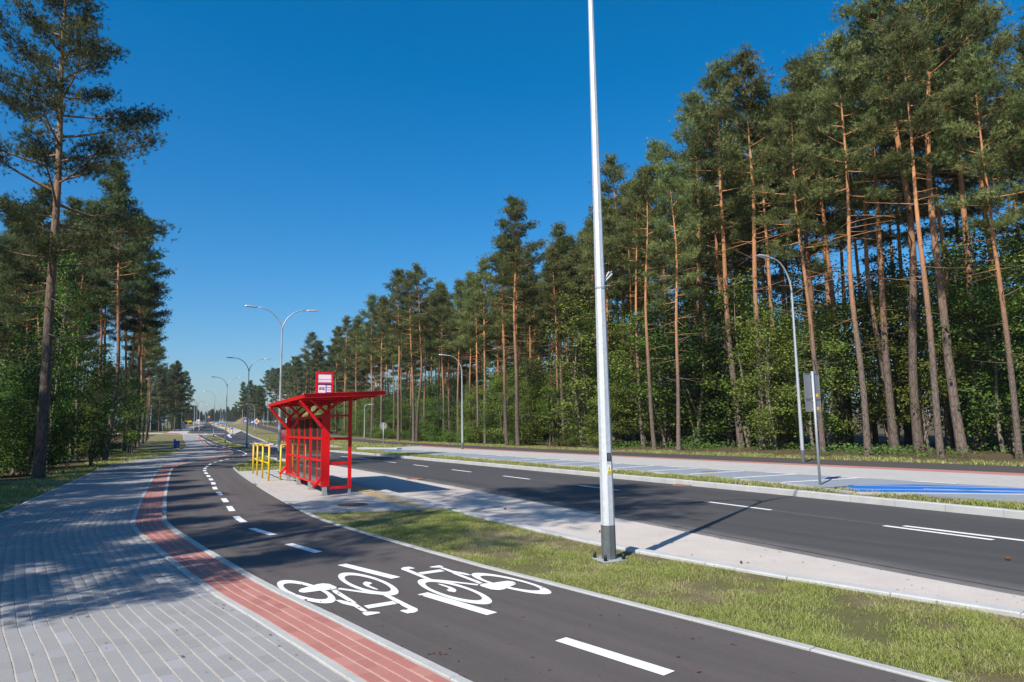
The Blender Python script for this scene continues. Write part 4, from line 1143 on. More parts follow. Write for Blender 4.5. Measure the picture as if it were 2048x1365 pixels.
def walker(root, z, sz, off=.016):
    mb = MB(); q = sz
    y = -.045 - off
    mb.box((0, y, z + .22 * q), (.10 * q, .004, .10 * q)); mb.bar((0, y, z + .15 * q), (0, y, z - .03 * q), .09 * q, .004, (0, 1, 0))
    mb.bar((0, y, z - .03 * q), (-.12 * q, y, z - .25 * q), .05 * q, .004, (0, 1, 0)); mb.bar((0, y, z - .03 * q), (.12 * q, y, z - .25 * q), .05 * q, .004, (0, 1, 0))
    mb.bar((0, y, z + .12 * q), (.14 * q, y, z), .04 * q, .004, (0, 1, 0)); mb.bar((0, y, z + .12 * q), (-.14 * q, y, z), .04 * q, .004, (0, 1, 0))
    mb.build('walker_pictogram', M['black'], root)
z_ = 2.3
c1 = disc_sign(-71.4, 183.0, 2.9, 'blue square crossing sign with white triangle before the grass hill', [('panel', 'sq', 2.35, 1.0, M['signblue'], 0), ('triangle', 'tri', 2.35, .78, M['signwhite'], .008)])
walker(c1, 2.30, .55)
disc_sign(-55.1, 147.4, 2.9, 'white diamond sign with orange centre over a blue panel by the road', [('panel', 'dia', 2.55, .66, M['signwhite'], .008), ('diamond', 'dia', 2.55, .38, M['orange'], .016)])
c2 = disc_sign(-56.6, 148.8, 2.9, 'blue square sign half hidden behind the orange diamond sign', [('panel', 'sq', 2.45, .8, M['signblue'], 0), ('triangle', 'tri', 2.45, .6, M['signwhite'], .008)])
disc_sign(-126, 284, 3.4, 'far sign with an orange square above a blue panel on the left verge', [('upper_panel', 'sq', 3.0, .8, M['orange'], 0), ('lower_panel', 'bar', 2.2, 1.6, M['signblue'], 0)])
disc_sign(-77.0, 160.2, 2.6, 'dark blue sign on a thin post at the far footpath', [('panel', 'sq', 2.1, .6, M['bin'], 0)])
disc_sign(-81.1, 159.0, 2.4, 'small grey sign on a thin post before the left pines', [('panel', 'sq', 2.05, .5, M['signgrey'], 0)])

# guide bollards on the traffic island
for (x, y, lab) in ((-60.1, 146.9, 'yellow bollard at the near tip of the traffic island'), (-68.0, 164.5, 'second yellow bollard on the traffic island'),
                    (-75.3, 180.5, 'third yellow bollard on the traffic island'), (-82.5, 197, 'fourth yellow bollard near the middle of the traffic island'), (-92.5, 217.4, 'farthest yellow bollard on the traffic island')):
    root = empty('bollard', (x, y, T(y) + .03)); tag(root, lab, 'bollard', 'yellow bollards on the traffic island')
    MB().tube([(0, 0, 0), (0, 0, .08), (0, 0, .75), (0, 0, .85)], [.16, .14, .14, .11], 14).build('body', M['yellow'], root, True)
    MB().tube([(0, -.02, 1.06), (0, .0, 1.06)], .24, 18).build('arrow_disc', M['signblue'], root)
    MB().tube([(0, 0, .85), (0, 0, 1.0)], .025, 6).build('stem', M['steel'], root)
# blue bin pair beside the footpath
root = empty('litter_bin', (-32.6, 66.6, 0)); tag(root, 'tall blue litter bin on the grass beside the footpath', 'litter bin')
MB().box((-.16, 0, .45), (.13, .12, .9), .01).build('post', M['bin'], root); MB().box((.10, 0, .37), (.34, .30, .62), .03).build('bin_body', M['bin'], root); MB().box((.10, 0, .70), (.37, .33, .05), .01).build('lid', M['bin'], root)
# roadworks at the top of the rise
root = empty('loader', (-133, 281, T(281)), .3); tag(root, 'small yellow loader parked at the top of the rise', 'loader')
MB().box((0, 0, 1.1), (2.6, 1.3, .9), .1).build('body', M['yellow'], root); MB().box((.5, 0, 2.0), (1.1, 1.2, .9), .08).build('cab', M['black'], root)
MB().bar((-1.1, 0, 1.5), (-2.8, 0, .6), .9, .25).build('arm', M['yellow'], root); MB().box((-3.0, 0, .5), (.5, 1.7, .7), .05).build('bucket', M['yellow'], root)
for sx in (-.9, .9):
    for sy in (-.72, .72): MB().tube([(sx, sy - .14, .48), (sx, sy + .14, .48)], .48, 14).build('wheel', M['black'], root)
root = empty('banner', (-127.5, 278, T(278)), 0); tag(root, 'white and pink banner board at the top of the rise', 'banner')
MB().box((0, 0, 1.2), (1.3, .05, 1.5)).build('board', M['signwhite'], root); MB().box((0, -.03, 1.1), (.7, .02, .7)).build('pink_field', m_paint('pink_print', (.6, .1, .3)), root)
for sx in (-.5, .5): MB().box((sx, .04, .5), (.06, .06, 1.0)).build('leg', M['steel'], root)
root = empty('barrier', (-121.5, 276, T(276)), 0); tag(root, 'small orange barrier on the far footpath', 'barrier')
MB().box((0, 0, .75), (1.1, .05, .5)).build('board', M['orange'], root)
for sx in (-.45, .45): MB().box((sx, .04, .4), (.06, .06, .8)).build('leg', M['steel'], root)
# pine cones and dry leaves lying on the concrete and the road
for i, (x, y, z, r, lab) in enumerate(((4.2, 6.5, -.105, .030, 'small brown pine cone on the concrete near the right edge of the verge'), (2.75, 8.6, -.105, .028, 'brown pine cone on the concrete right of the lamp'),
                         (6.0, 8.6, -.12, .035, 'brown dry leaf lying on the road before the double line'), (-.2, 14.4, -.105, .03, 'brown pine cone in the shade on the concrete bay'), (1.35, 11.2, -.105, .028, 'brown pine cone on the concrete beside the asphalt edge'))):
    mb = MB(); mb.tube([(-r, 0, r * .5), (-r * .5, 0, r * .6), (r * .4, 0, r * .55), (r, 0, r * .5)], [r * .2, r * .55, r * .5, r * .15], 7)
    o = mb.build('pine_cone' if 'cone' in lab else 'dry_leaf', M['litter'], None, loc=(x, y, z)); o.rotation_euler = (0, 0, i * 1.1)
    tag(o, lab, 'pine cone' if 'cone' in lab else 'leaf')
# ------------------------------------------------------------------ trees
def tufts_mesh(C, D, R_, m, ln, wd, spread=.75):
    """needle tufts: m thin blades round each direction D at centres C"""
    n = len(C)
    d = D[:, None, :] + R_.normal(0, spread, (n, m, 3)); d /= np.linalg.norm(d, axis=2, keepdims=True) + 1e-9
    side = np.cross(d, R_.normal(0, 1, (n, m, 3))); side /= np.linalg.norm(side, axis=2, keepdims=True) + 1e-9
    L = ln * (.6 + .6 * R_.random((n, m, 1)))
    c = C[:, None, :] + R_.normal(0, ln * .12, (n, m, 3))
    V = np.stack([c - side * wd / 2, c + side * wd / 2, c + d * L], 2).reshape(-1, 3)
    Fc = np.arange(len(V)).reshape(-1, 3)
    return V, Fc

def pine_protos(seed, H=20.0, cs=.56, blen=.15, nb=34, r0=.15, clump=22, m=9, tl=.21, tw=.030, lean=(0, 0), sparse=1.0, dead=12, low_spread=1.0, bend=1.0, asc=0.0, fol0=.38):
    R_ = np.random.default_rng(seed); rnd = random.Random(seed)
    nseg = 14
    ph = [rnd.uniform(0, 6.28) for _ in range(4)]
    def trunk(z):
        t = z / H
        return np.array([lean[0] * z + bend * .012 * H * (math.sin(t * 5 + ph[0]) - math.sin(ph[0])) + bend * .004 * H * math.sin(t * 13 + ph[1]), lean[1] * z + bend * .012 * H * (math.sin(t * 4.3 + ph[2]) - math.sin(ph[2])), z])
    mb = MB()
    zs = [-.25, .0, .35] + [H * (i / nseg) for i in range(1, nseg + 1)]
    rad = [r0 * 1.35, r0 * 1.22, r0 * 1.04] + [max(.012, r0 * (1 - i / nseg) ** .75) for i in range(1, nseg + 1)]
    mb.tube([trunk(z) for z in zs], rad, 9, cap=False)
    C, D, CT = [], [], []
    def limb(z, az, L, el, r, fol, curve, drop=0.0):
        b = trunk(z); n = 6
        d = np.array([math.cos(az) * math.cos(el), math.sin(az) * math.cos(el), math.sin(el)])
        sd = np.array([-math.sin(az), math.cos(az), 0])
        wob = rnd.uniform(-.18, .18)
        P = [b + d * (L * i / n) + np.array([0, 0, 1]) * (curve * L * (i / n) ** 2 - drop * L * math.sin(i / n * 3.14) * .3) + sd * wob * L * (i / n) ** 2 for i in range(n + 1)]
        mb.tube(P, [max(.008, r * (1 - .85 * i / n)) for i in range(n + 1)], 4, cap=False)
        if not fol: return
        P = np.array(P)
        ntw = max(3, int(3 + L * 2.4 * sparse))
        for q in range(ntw):
            s = fol + (1 - fol) * (q + rnd.random() * .8) / ntw
            p = P[0] * 0 + np.array([np.interp(s * n, range(n + 1), P[:, k]) for k in range(3)])
            sgn = 1 if q % 2 else -1
            tL = L * (.16 + .24 * (1 - s)) * rnd.uniform(.6, 1.3) * low_spread
            td = d * .6 + sd * sgn * rnd.uniform(.5, 1.1) + np.array([0, 0, rnd.uniform(.05, .5)]); td /= np.linalg.norm(td)
            e = p + td * tL
            mb.tube([p, e], [.012, .006], 3, cap=False)
            nn = int(clump * rnd.uniform(.6, 1.3))
            u = R_.random(nn)[:, None] ** .7
            cc = p + (e - p) * u + R_.normal(0, 1, (nn, 3)) * np.array([.20, .20, .11]) * (1 + L * .10)
            C.append(cc); D.append(np.tile(td * .45 + d * .25 + np.array([0, 0, .55]), (nn, 1))); CT.append(np.full(nn, rnd.gauss(.5, .24)))
        nn = int(clump * .9); C.append(P[-1] + R_.normal(0, 1, (nn, 3)) * np.array([.24, .24, .14])); D.append(np.tile(d * .6 + np.array([0, 0, .5]), (nn, 1))); CT.append(np.full(nn, rnd.gauss(.6, .22)))
    az = rnd.uniform(0, 6)
    for i in range(nb):
        t = (i + rnd.random() * .7) / nb
        z = H * (cs + (1 - cs) * t ** .95 * .985)
        az += 2.4 + rnd.uniform(-.5, .5)
        prof = (.75 + .4 * rnd.random()) * (min(1, .55 + t * 2.4) if t < .25 else 1 - .86 * ((t - .25) / .75) ** 1.05)
        L = blen * H * prof
        el = math.radians(-8 + asc + 58 * t + rnd.uniform(-14, 14))
        limb(z, az, L, el, .018 + .012 * L, fol0 if t < .5 else fol0 * .62, .12 + .1 * rnd.random())
    nn = clump * 2; C.append(trunk(H * .985) + R_.normal(0, 1, (nn, 3)) * np.array([.16, .16, .28])); D.append(np.tile(np.array([0, 0, 1.]), (nn, 1))); CT.append(np.full(nn, .6))
    for i in range(dead):
        z = H * (cs - rnd.random() ** 1.6 * cs * .62)
        limb(z, rnd.uniform(0, 6.28), rnd.uniform(.4, 2.3) * (H / 20), math.radians(rnd.uniform(-25, 22)), .022, 0, rnd.uniform(-.15, .12))
    V, Fc = tufts_mesh(np.vstack(C), np.vstack(D), R_, m, tl, tw)
    zn = V[:, 2]
    tone = np.repeat(np.clip(np.repeat(np.concatenate(CT), m) + R_.normal(0, .13, len(V) // 3), 0, 1), 3)
    return (mb.v, mb.f), (V, Fc, tone)

def make_pine(name, bark, needle, **k):
    (tv, tf), (V, Fc, tone) = pine_protos(**k)
    return mesh_np(name + '_trunk', tv, tf, bark, True), mesh_np(name + '_crown', V, Fc, needle, tone=tone), k.get('H', 20.0)

PINES = [make_pine('pine%d' % i, M['bark'], M['needle'], seed=20 + i, cs=c, blen=b, nb=n, sparse=s, bend=bd, clump=cl_, dead=dd)
         for i, (c, b, n, s, bd, cl_, dd) in enumerate([(.57, .112, 29, .8, .5, 20, 14), (.53, .122, 30, .8, .4, 20, 20), (.63, .118, 25, .85, .7, 21, 14), (.55, .098, 30, .8, .3, 20, 22), (.50, .128, 28, .75, .7, 19, 26), (.60, .122, 22, .75, .9, 21, 18)])]
FAR_PINES = [make_pine('edge_pine%d' % i, M['bark'], M['needle_blue'], seed=50 + i, cs=c, blen=b, nb=n, clump=15, m=5, tl=.34, tw=.08, dead=6) for i, (c, b, n) in enumerate([(.5, .13, 26), (.42, .14, 30), (.58, .14, 24)])]
DENSE = [make_pine('dense_pine%d' % i, M['bark'], M['needle_blue'], seed=140 + i, cs=c, blen=b, nb=n, clump=16, m=5, tl=.36, tw=.09, dead=4, fol0=.25) for i, (c, b, n) in enumerate([(.24, .17, 40), (.3, .16, 36)])]
BIG = make_pine('tall_pine', M['bark_dark'], M['needle_blue'], seed=91, H=22.0, cs=.31, blen=.16, nb=50, r0=.19, clump=34, m=9, tl=.16, tw=.022, sparse=1.05, dead=14, lean=(.0, .0), bend=.4, asc=4, fol0=.42)
SHADE = make_pine('roadside_pine', M['bark_dark'], M['needle'], seed=95, H=22.0, cs=.55, blen=.19, nb=38, r0=.2, clump=22, m=6, tl=.22, tw=.035, lean=(.03, .0), fol0=.3)

def place(kind, name, proto, x, y, H, rz, label, cat, group=None, parts=('trunk', 'crown'), sxy=1.0, z=None):
    a, b, H0 = proto
    root = empty(name, (x, y, (T(y) if z is None else z) - .03), rz)
    s = H / H0
    tag(root, label, cat, group)
    for nm, me in zip(parts, (a, b)):
        o = link(nm, me, root); o.scale = (s * sxy, s * sxy, s)
    return root

# broad-leaved understorey
def leaf_cloud(C, D, R_, ln, wd):
    n = len(C)
    nrm = D + R_.normal(0, .55, (n, 3)); nrm /= np.linalg.norm(nrm, axis=1, keepdims=True) + 1e-9
    ax = np.cross(nrm, R_.normal(0, 1, (n, 3))); ax /= np.linalg.norm(ax, axis=1, keepdims=True) + 1e-9
    sd = np.cross(nrm, ax)
    L = ln * (.6 + .7 * R_.random((n, 1))); W = wd * (.7 + .5 * R_.random((n, 1)))
    V = np.stack([C - ax * L / 2, C + sd * W / 2 + nrm * W * .25, C + ax * L / 2, C - sd * W / 2 + nrm * W * .25], 1).reshape(-1, 3)
    b = (np.arange(n) * 4)[:, None]
    Fc = np.concatenate([b + np.array([[0, 1, 2]]), b + np.array([[0, 2, 3]])], 0)
    return V, Fc
def make_broad(name, seed, H=8.0, stems=3, spread=1.6, nbr=16, nl=60, ln=.135, wd=.10, low=.12, mat=None, wild=1.0):
    R_ = np.random.default_rng(seed); rnd = random.Random(seed)
    mb = MB(); C, D = [], []
    for s in range(stems):
        h = H * (1 if s == 0 else rnd.uniform(.55, .95)); a0 = rnd.uniform(0, 6.28); ln_ = rnd.uniform(.05, .22) * (0.4 if s == 0 else 1)
        b = np.array([rnd.uniform(-.25, .25), rnd.uniform(-.25, .25), -.15]); ph = rnd.uniform(0, 6)
        def st(t): return b + np.array([math.cos(a0) * ln_ * h * t + .12 * math.sin(t * 6 + ph), math.sin(a0) * ln_ * h * t + .12 * math.cos(t * 5 + ph), h * t])
        r = .012 * H * (1 if s == 0 else .7)
        mb.tube([st(i / 8) for i in range(9)], [max(.008, r * (1 - i / 8.5)) for i in range(9)], 5, cap=False)
        for q in range(nbr):
            t = low + (1 - low) * (q + rnd.random()) / nbr
            az = rnd.uniform(0, 6.28)
            pr = math.sin(min(1, max(0, (t - low) / (1 - low)) * .85 + .12) * math.pi) ** .6
            L = spread * pr * rnd.uniform(.4, 1.15)
            d = np.array([math.cos(az), math.sin(az), rnd.uniform(.05, .6)]); p = st(t); e = p + d * L
            mid = (p + e) / 2 + np.array([0, 0, .08 * L])
            mb.tube([p, mid, e], [.018, .012, .006], 3, cap=False)
            for (cen, k) in ((e, 1.0), (mid, .6), (e + R_.normal(0, .3, 3), .6)):
                n = int(nl * k * rnd.uniform(.5, 1.4))
                C.append(cen + R_.normal(0, 1, (n, 3)) * np.array([.30, .30, .17]) * wild); D.append(np.tile(np.array([d[0] * .35, d[1] * .35, .85]), (n, 1)))
    V, Fc = leaf_cloud(np.vstack(C), np.vstack(D), R_, ln, wd)
    tone = np.repeat(np.clip(R_.normal(.5, .22, len(V) // 4), 0, 1), 4)
    return mesh_np(name + '_stems', mb.v, mb.f, M['twig'], True), mesh_np(name + '_leaves', V, Fc, mat or M['leaf'], tone=tone), H
BROAD = [make_broad('oak_sapling%d' % i, 70 + i, stems=st_, spread=sp, nbr=nb_, low=lw, mat=M['leaf_light'] if i in (1, 2, 4) else None) for i, (st_, sp, nb_, lw) in enumerate([(2, 1.5, 20, .15), (3, 1.8, 18, .08), (4, 1.7, 15, .05), (1, 1.4, 26, .2), (3, 2.1, 18, .12)])]
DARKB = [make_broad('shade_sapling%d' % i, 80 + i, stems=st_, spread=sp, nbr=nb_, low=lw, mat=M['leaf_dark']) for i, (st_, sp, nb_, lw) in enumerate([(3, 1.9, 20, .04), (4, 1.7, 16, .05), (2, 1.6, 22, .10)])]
YELB = make_broad('yellow_oak', 88, stems=3, spread=2.0, nbr=18, low=.3, mat=M['leaf_yellow'])
BUSH = [make_broad('bush%d' % i, 60 + i, H=2.2, stems=5, spread=1.0, nbr=8, nl=30, ln=.13, wd=.09, low=.05, wild=.8) for i in range(3)]

rz = lambda: random.uniform(0, 6.28)
# --- right forest, edge trees that can be told apart: x, y, height, prototype, label
FRONT = [
 (20.2, 34.6, 27, 5, 'thick grey-footed pine standing upright beside the slanting trunk on the right'),
 (19.6, 35.6, 24, 4, 'pine with a bent lower trunk leaning left of the thick upright pine'),
 (21.6, 33.2, 27, 2, 'stout pine wrapped in sapling leaves right of the bent pine pair'),
 (23.9, 35.5, 26, 0, 'dark-trunked pine leaning left behind the stout leafy-footed pine'),
 (27.5, 38.0, 27, 1, 'pine at the right margin of the forest edge with low twigs'),
 (20.6, 45.6, 27, 2, 'first trunk of the twin pines right of the grey sign back'),
 (21.1, 45.2, 26, 3, 'second trunk of the twin pines right of the grey sign back'),
 (23.6, 53.5, 26, 0, 'broad-based pine directly behind the lamp and the grey sign back'),
 (20.2, 49.8, 26, 3, 'slim pine just left of the single-armed lamp by the sign back'),
 (18.6, 49.5, 25, 1, 'slim pine with a shaded foot, second left of the single-armed lamp'),
 (15.5, 42.9, 26, 5, 'curving orange pine left of the single-armed lamp, nearest the path there'),
 (14.6, 44.6, 26, 0, 'tall straight orange pine standing forward midway between the two big lamps'),
 (14.1, 51.5, 27.5, 4, 'pine with a broad dense top rising left of the straight orange pine'),
 (12.4, 54.8, 25, 3, 'slender pine with a thin crown right of the near lamp pole'),
 (8.7, 57.1, 24.5, 5, 'pine with a dark leafy crown seen directly behind the near lamp pole'),
 (8.1, 74.1, 23, 0, 'narrow pine deep behind the left side of the near lamp pole'),
 (4.4, 59.9, 19.5, 3, 'pointed dense pine left of the near lamp pole'),
 (5.5, 66.7, 20, 1, 'pale-trunked pine close behind the pointed pine'),
 (0.4, 55.4, 20.6, 2, 'lone forward pine with a wide layered crown and bare orange trunk'),
 (-.6, 56.6, 18, 4, 'forked thin pine leaning beside the lone forward pine'),
 (-.9, 71.2, 20, 1, 'pine just left of the lone forward pine at the edge'),
 (-5.9, 96.2, 22, 3, 'slim pine halfway between the lone pine and the middle promenade lamp'),
 (-11.0, 105, 22, 0, 'pine set back behind the middle promenade lamp'),
 (-11.1, 78.7, 20.5, 5, 'right one of the crossing pair of leaning pines behind the lawn'),
 (-11.9, 81.9, 20.5, 4, 'left one of the crossing pair of leaning pines behind the lawn'),
 (-14.0, 83.4, 21, 2, 'straight tall pine beside the crossing pair of leaning pines'),
 (-21.7, 105.5, 22, 1, 'pine above the right end of the shelter roof'),
 (-29.6, 129.8, 22.5, 0, 'pine above the middle of the shelter roof'),
 (-31.1, 126.9, 22, 3, 'pine right of the sign on the shelter roof'),
 (-45, 152, 22, 2, 'pale bare-trunked pine left of the sign on the shelter roof'),
]
for (x, y, h, p, lab) in FRONT:
    place('pine', 'pine_tree', PINES[p], x, y, h, rz(), lab, 'tree', 'edge pines right of the road', sxy=1.14)
def edge_at(y):
    return np.interp(y, cycF[:, 1], cycF[:, 0])
SKYL = [(300, 480), (560, 735), (600, 690), (640, 640), (700, 630), (760, 590), (800, 560), (850, 555), (940, 530), (985, 480), (1035, 400), (1085, 490), (1130, 450), (1180, 400), (1250, 350), (1300, 270), (1350, 255), (1385, 170), (1420, 125), (1480, 180), (1525, 125), (1590, 85), (1640, 90), (1690, 10), (1800, -60), (1950, -20), (2400, -60)]
def cap_h(x, y, prof, r=0.0):
    """height at which a tree standing at x, y rises to the wood's outline as seen from the footpath"""
    px = 1024 + 1365 * (x + r) / y + .0
    return T(y) * 0 + H_EYE - T(y) + (853 - .0165 * (px - 1024) - np.interp(px, [a for a, b in prof], [b for a, b in prof])) / 1365 * y * 1.0
def hgt(x, y):
    near = np.clip((x - 2) / 9, 0, 1)
    return (19.5 + (2.5 if y > 100 else 0)) * (1 - near) + 26 * near
taken = [(a[0], a[1]) for a in FRONT]
cnt = 0
R2 = random.Random(5)
nA = Vector((.89, .455)); 
grid = []
for y0 in [22 + 3.1 * i for i in range(30)] + [118 + 8.5 * i for i in range(20)]:
    for k in range(7):
        dp = 5.5 + k * 4.6 + R2.uniform(-1.6, 1.6)
        yy = y0 + R2.uniform(-1.6, 1.6)
        x = edge_at(yy) + dp * .9; y = yy + dp * .45
        grid.append((x, y, dp, k))
for (x, y, dp, k) in grid:
    if x / max(y, 1) > .92 or y > 300: continue
    if k > 3 and y > 120: continue
    if k > 5: continue
    if any((x - a) ** 2 + (y - b) ** 2 < 1.7 ** 2 for a, b in taken): continue
    if R2.random() < (.16 if k < 5 else .45): continue
    taken.append((x, y)); cnt += 1
    fr = y > 95
    lab = ('pine in the far stand on the right, bare trunks in a row beyond the shelter' if y > 120 else 'pine deeper in the right forest behind the edge trees')
    place('pine', 'pine_tree', (FAR_PINES[R2.randrange(3)] if y > 120 else PINES[R2.randrange(6) if y < 60 else (1, 4, 3, 1)[R2.randrange(4)]]), x, y, max(11, min(hgt(x, y) * R2.uniform(.86, 1.06), cap_h(x, y, SKYL) * R2.uniform(.9, 1.0))), R2.uniform(0, 6.28), lab, 'tree', 'far right pines' if y > 120 else 'inner pines of the right forest')
n_right = cnt
# --- right understorey
def under(protos, pts, lab_list, group, name='leafy_tree', cat='tree', R_=R2):
    for (x, y, h, p, lab) in pts: place('broad', name, protos[p % len(protos)], x, y, h, R_.uniform(0, 6.28), lab, cat, group, ('stem', 'foliage'), R_.uniform(.9, 1.25))
place('broad', 'leafy_tree', YELB, 21.5, 36.0, 9.0, 1.0, 'yellowing oak with leaves held high between the two right pines', 'tree', None, ('stem', 'foliage'), 1.0)
place('broad', 'leafy_tree', BROAD[1], 5.6, 54.5, 11.5, 2.0, 'large bright oak with a broad leafy crown just left of the near lamp pole', 'tree', None, ('stem', 'foliage'), 1.25)
place('broad', 'leafy_tree', BROAD[4], 10.2, 52.8, 9.0, 4.0, 'bushy oak right of the near lamp pole at the forest edge', 'tree', None, ('stem', 'foliage'), 1.2)
place('broad', 'leafy_tree', BROAD[2], 17.0, 44.6, 8.0, .5, 'dense young oak between the curving and the straight orange pines', 'tree', None, ('stem', 'foliage'), 1.2)
place('broad', 'leafy_tree', BROAD[0], 22.4, 41.0, 9.5, .9, 'tall thin oak right of the twin pines', 'tree', None, ('stem', 'foliage'), 1.2)
cu = 0
for y0 in np.arange(20, 215, 2.9):
    for k in range(6):
        dp = 5.0 + k * 4.2 + R2.uniform(-1.5, 1.8)
        yy = y0 + R2.uniform(-1.3, 1.3)
        x = edge_at(yy) + dp * .9; y = yy + dp * .45
        if x / y > .9 or R2.random() < (.12 if k < 3 else .35): continue
        if k > 3 and x < 2: continue
        if k == 0 and (x > 7 or R2.random() < .4): continue
        if y > 95 and (k > 2 or R2.random() < .2): continue
        h = R2.uniform(4.5, 8.5) + (2.2 if x > 8 else 0) + k * .95
        if k == 0: h *= R2.uniform(.45, .95)
        place('broad', 'leafy_tree', (BROAD + DARKB[:1])[R2.randrange(6)], x, y, h, R2.uniform(0, 6.28), 'leafy sapling in the green understorey beneath the right-hand pines', 'tree', 'understorey saplings of the right forest', ('stem', 'foliage'), R2.uniform(.95, 1.35) * (1.25 if y > 80 else 1)); cu += 1
for i in range(26):
    yy = R2.uniform(44, 125); x = edge_at(yy) + R2.uniform(2.9, 5.0) * .9; y = yy + 1.8
    if x / y > .85: continue
    place('broad', 'shrub', BUSH[i % 3], x, y, R2.uniform(.7, 1.9), R2.uniform(0, 6.28), 'low green shrub at the foot of the right forest edge', 'shrub', 'low shrubs along the right forest edge', ('stem', 'foliage'), R2.uniform(1.0, 1.6))
# ferns and seedlings carpeting the ground under the right edge
def carpet(name, A, B, n, h, seed):
    R_ = np.random.default_rng(seed); m = 200
    A, B = resample(A, m), resample(B, m)
    u = R_.random(n) * (m - 1); i0 = u.astype(int).clip(0, m - 2); fr = (u - i0)[:, None]
    P = (A[i0] * (1 - fr) + A[i0 + 1] * fr); Q = (B[i0] * (1 - fr) + B[i0 + 1] * fr); P = P + (Q - P) * R_.random((n, 1))
    nz = np.sin(P[:, 0] * .9 + np.sin(P[:, 1] * .7) * 2) * np.sin(P[:, 1] * .8)
    P = P[nz > R_.random(n) * .9 - .25]; n = len(P)
    C = np.column_stack([P, np.interp(P[:, 1], TPY, TPZ) + R_.random(n) ** 1.5 * h])
    V, Fc = leaf_cloud(C, np.tile(np.array([0, -.2, .9]), (n, 1)), R_, .16, .10)
    o = link(name, mesh_np(name, V, Fc, M['fern'], tone=np.repeat(R_.random(n), 4))); o['kind'] = 'stuff'
    return o
carpet('undergrowth', clip_y(offset(cycF, -4.2), 18, 95), clip_y(offset(cycF, -10), 18, 95), 26000, .38, 5)
carpet('left_undergrowth', clip_y(offset(lf_edge, 1.0), 12, 70), clip_y(offset(lf_edge, 8), 12, 70), 16000, .45, 6)

# --- left forest
place('pine', 'pine_tree', BIG, -17.2, 25.0, 22.5, .4, 'very tall dark-trunked pine towering alone at the left, nearest tree in view', 'tree', 'edge pines left of the path')
place('broad', 'leafy_tree', BROAD[3], -19.2, 28.6, 9.5, .0, 'slender straight sapling beside the tall left pine', 'tree', None, ('stem', 'foliage'), .55)
SKYLL = [(-2000, 380), (0, 400), (100, 390), (195, 365), (255, 435), (290, 500), (320, 580), (345, 680), (375, 750), (395, 800)]
LEFT = [
 (-22.0, 33.0, 14.5, 1, 'pine with dark low boughs cut by the left picture margin behind the tallest pine'),
 (-23.5, 41.5, 19.0, 0, 'first pine behind the tallest left pine, crown meeting its trunk'),
 (-25.8, 45.5, 19.2, 3, 'orange pine with a pointed top right of the tallest left pine'),
 (-27.8, 47.5, 18.0, 2, 'slim orange pine among the left group behind the tallest pine'),
 (-29.3, 54.5, 19.8, 1, 'pine whose crown peaks in the middle of the left group'),
 (-31.8, 58.0, 19.5, 5, 'pine on the right flank of the left group, dark trunk low down'),
 (-35.2, 64.0, 19.8, 4, 'pine with long right-hand boughs on the flank of the left group'),
 (-39.6, 74.0, 20.0, 0, 'pine with brownish dead twigs under its crown, far end of the left group'),
 (-42.0, 79.0, 19.0, 4, 'last tall pine of the left group reaching over the side road'),
 (-31.0, 50.0, 19.5, 3, 'pine set back behind the pointed left pine'),
 (-33.0, 56.0, 19.0, 0, 'lean pine set back in the middle of the left group'),
 (-50.6, 96, 19.1, 1, 'pine beyond the left group, first of the trees stepping down to the far road'), (-54.6, 104, 19.4, 5, 'second pine of the trees stepping down to the far road on the left'), (-58.6, 112, 19.6, 0, 'third pine of the trees stepping down to the far road on the left'), (-63.2, 121, 19.4, 2, 'fourth and farthest pine stepping down to the far road on the left')]
takl = [(-17.2, 25)] + [(a[0], a[1]) for a in LEFT]
LP = [make_pine('left_pine%d' % i, M['bark'], M['needle_blue'], seed=120 + i, cs=c, blen=b, nb=n, clump=22) for i, (c, b, n) in enumerate([(.55, .115, 34), (.50, .125, 36), (.58, .11, 30)])]
for (x, y, h, p, lab) in LEFT:
    place('pine', 'pine_tree', LP[p % 3] if p != 4 else PINES[4], x - 1.0, y, h - .6, rz(), lab, 'tree', 'edge pines left of the path')
cl2 = 0
for y0 in np.arange(36, 96, 3.6):
    for k in range(4):
        dp = 2.5 + k * 4.5 + R2.uniform(-1.5, 1.5); yy = y0 + R2.uniform(-1.8, 1.8)
        x = np.interp(yy, lf_edge[:, 1], lf_edge[:, 0]) - dp * .89; y = yy - dp * .3
        if x / y < -.95 or (k == 0 and 58 < y): continue
        if 92 < y < 124 and k < 2: continue
        if any((x - a) ** 2 + (y - b) ** 2 < 1.8 ** 2 for a, b in takl) or R2.random() < .1: continue
        takl.append((x, y)); cl2 += 1
        place('pine', 'pine_tree', LP[R2.randrange(3)], x, y, max(9, min(R2.uniform(16.5, 20), cap_h(x, y, SKYLL, 2.0) * R2.uniform(.88, 1.0))), R2.uniform(0, 6.28), 'pine standing back in the left forest behind its edge trees', 'tree', 'inner pines of the left forest')
for i in range(18):                                          # low growth closing the far left stand
    y = 172 + i * 1.9; x = -.482 * y - R2.uniform(0, 24)
    place('broad', 'leafy_tree', DARKB[i % 3], x, y, R2.uniform(4.5, 7), i * 1.0, 'dark bushy tree low in the far stand left of the side road', 'tree', 'low trees of the far left stand', ('stem', 'foliage'), 1.5)
for i in range(34):                                          # dark far stand left of the far road
    y = 172 + R2.random() ** 1.7 * 80; x = -.480 * y - R2.uniform(0, 26)
    place('pine', 'pine_tree', DENSE[i % 2], x, y, R2.uniform(15.5, 18.5), R2.uniform(0, 6.28), 'pine in the dark far stand left of the side road', 'tree', 'far left pines')
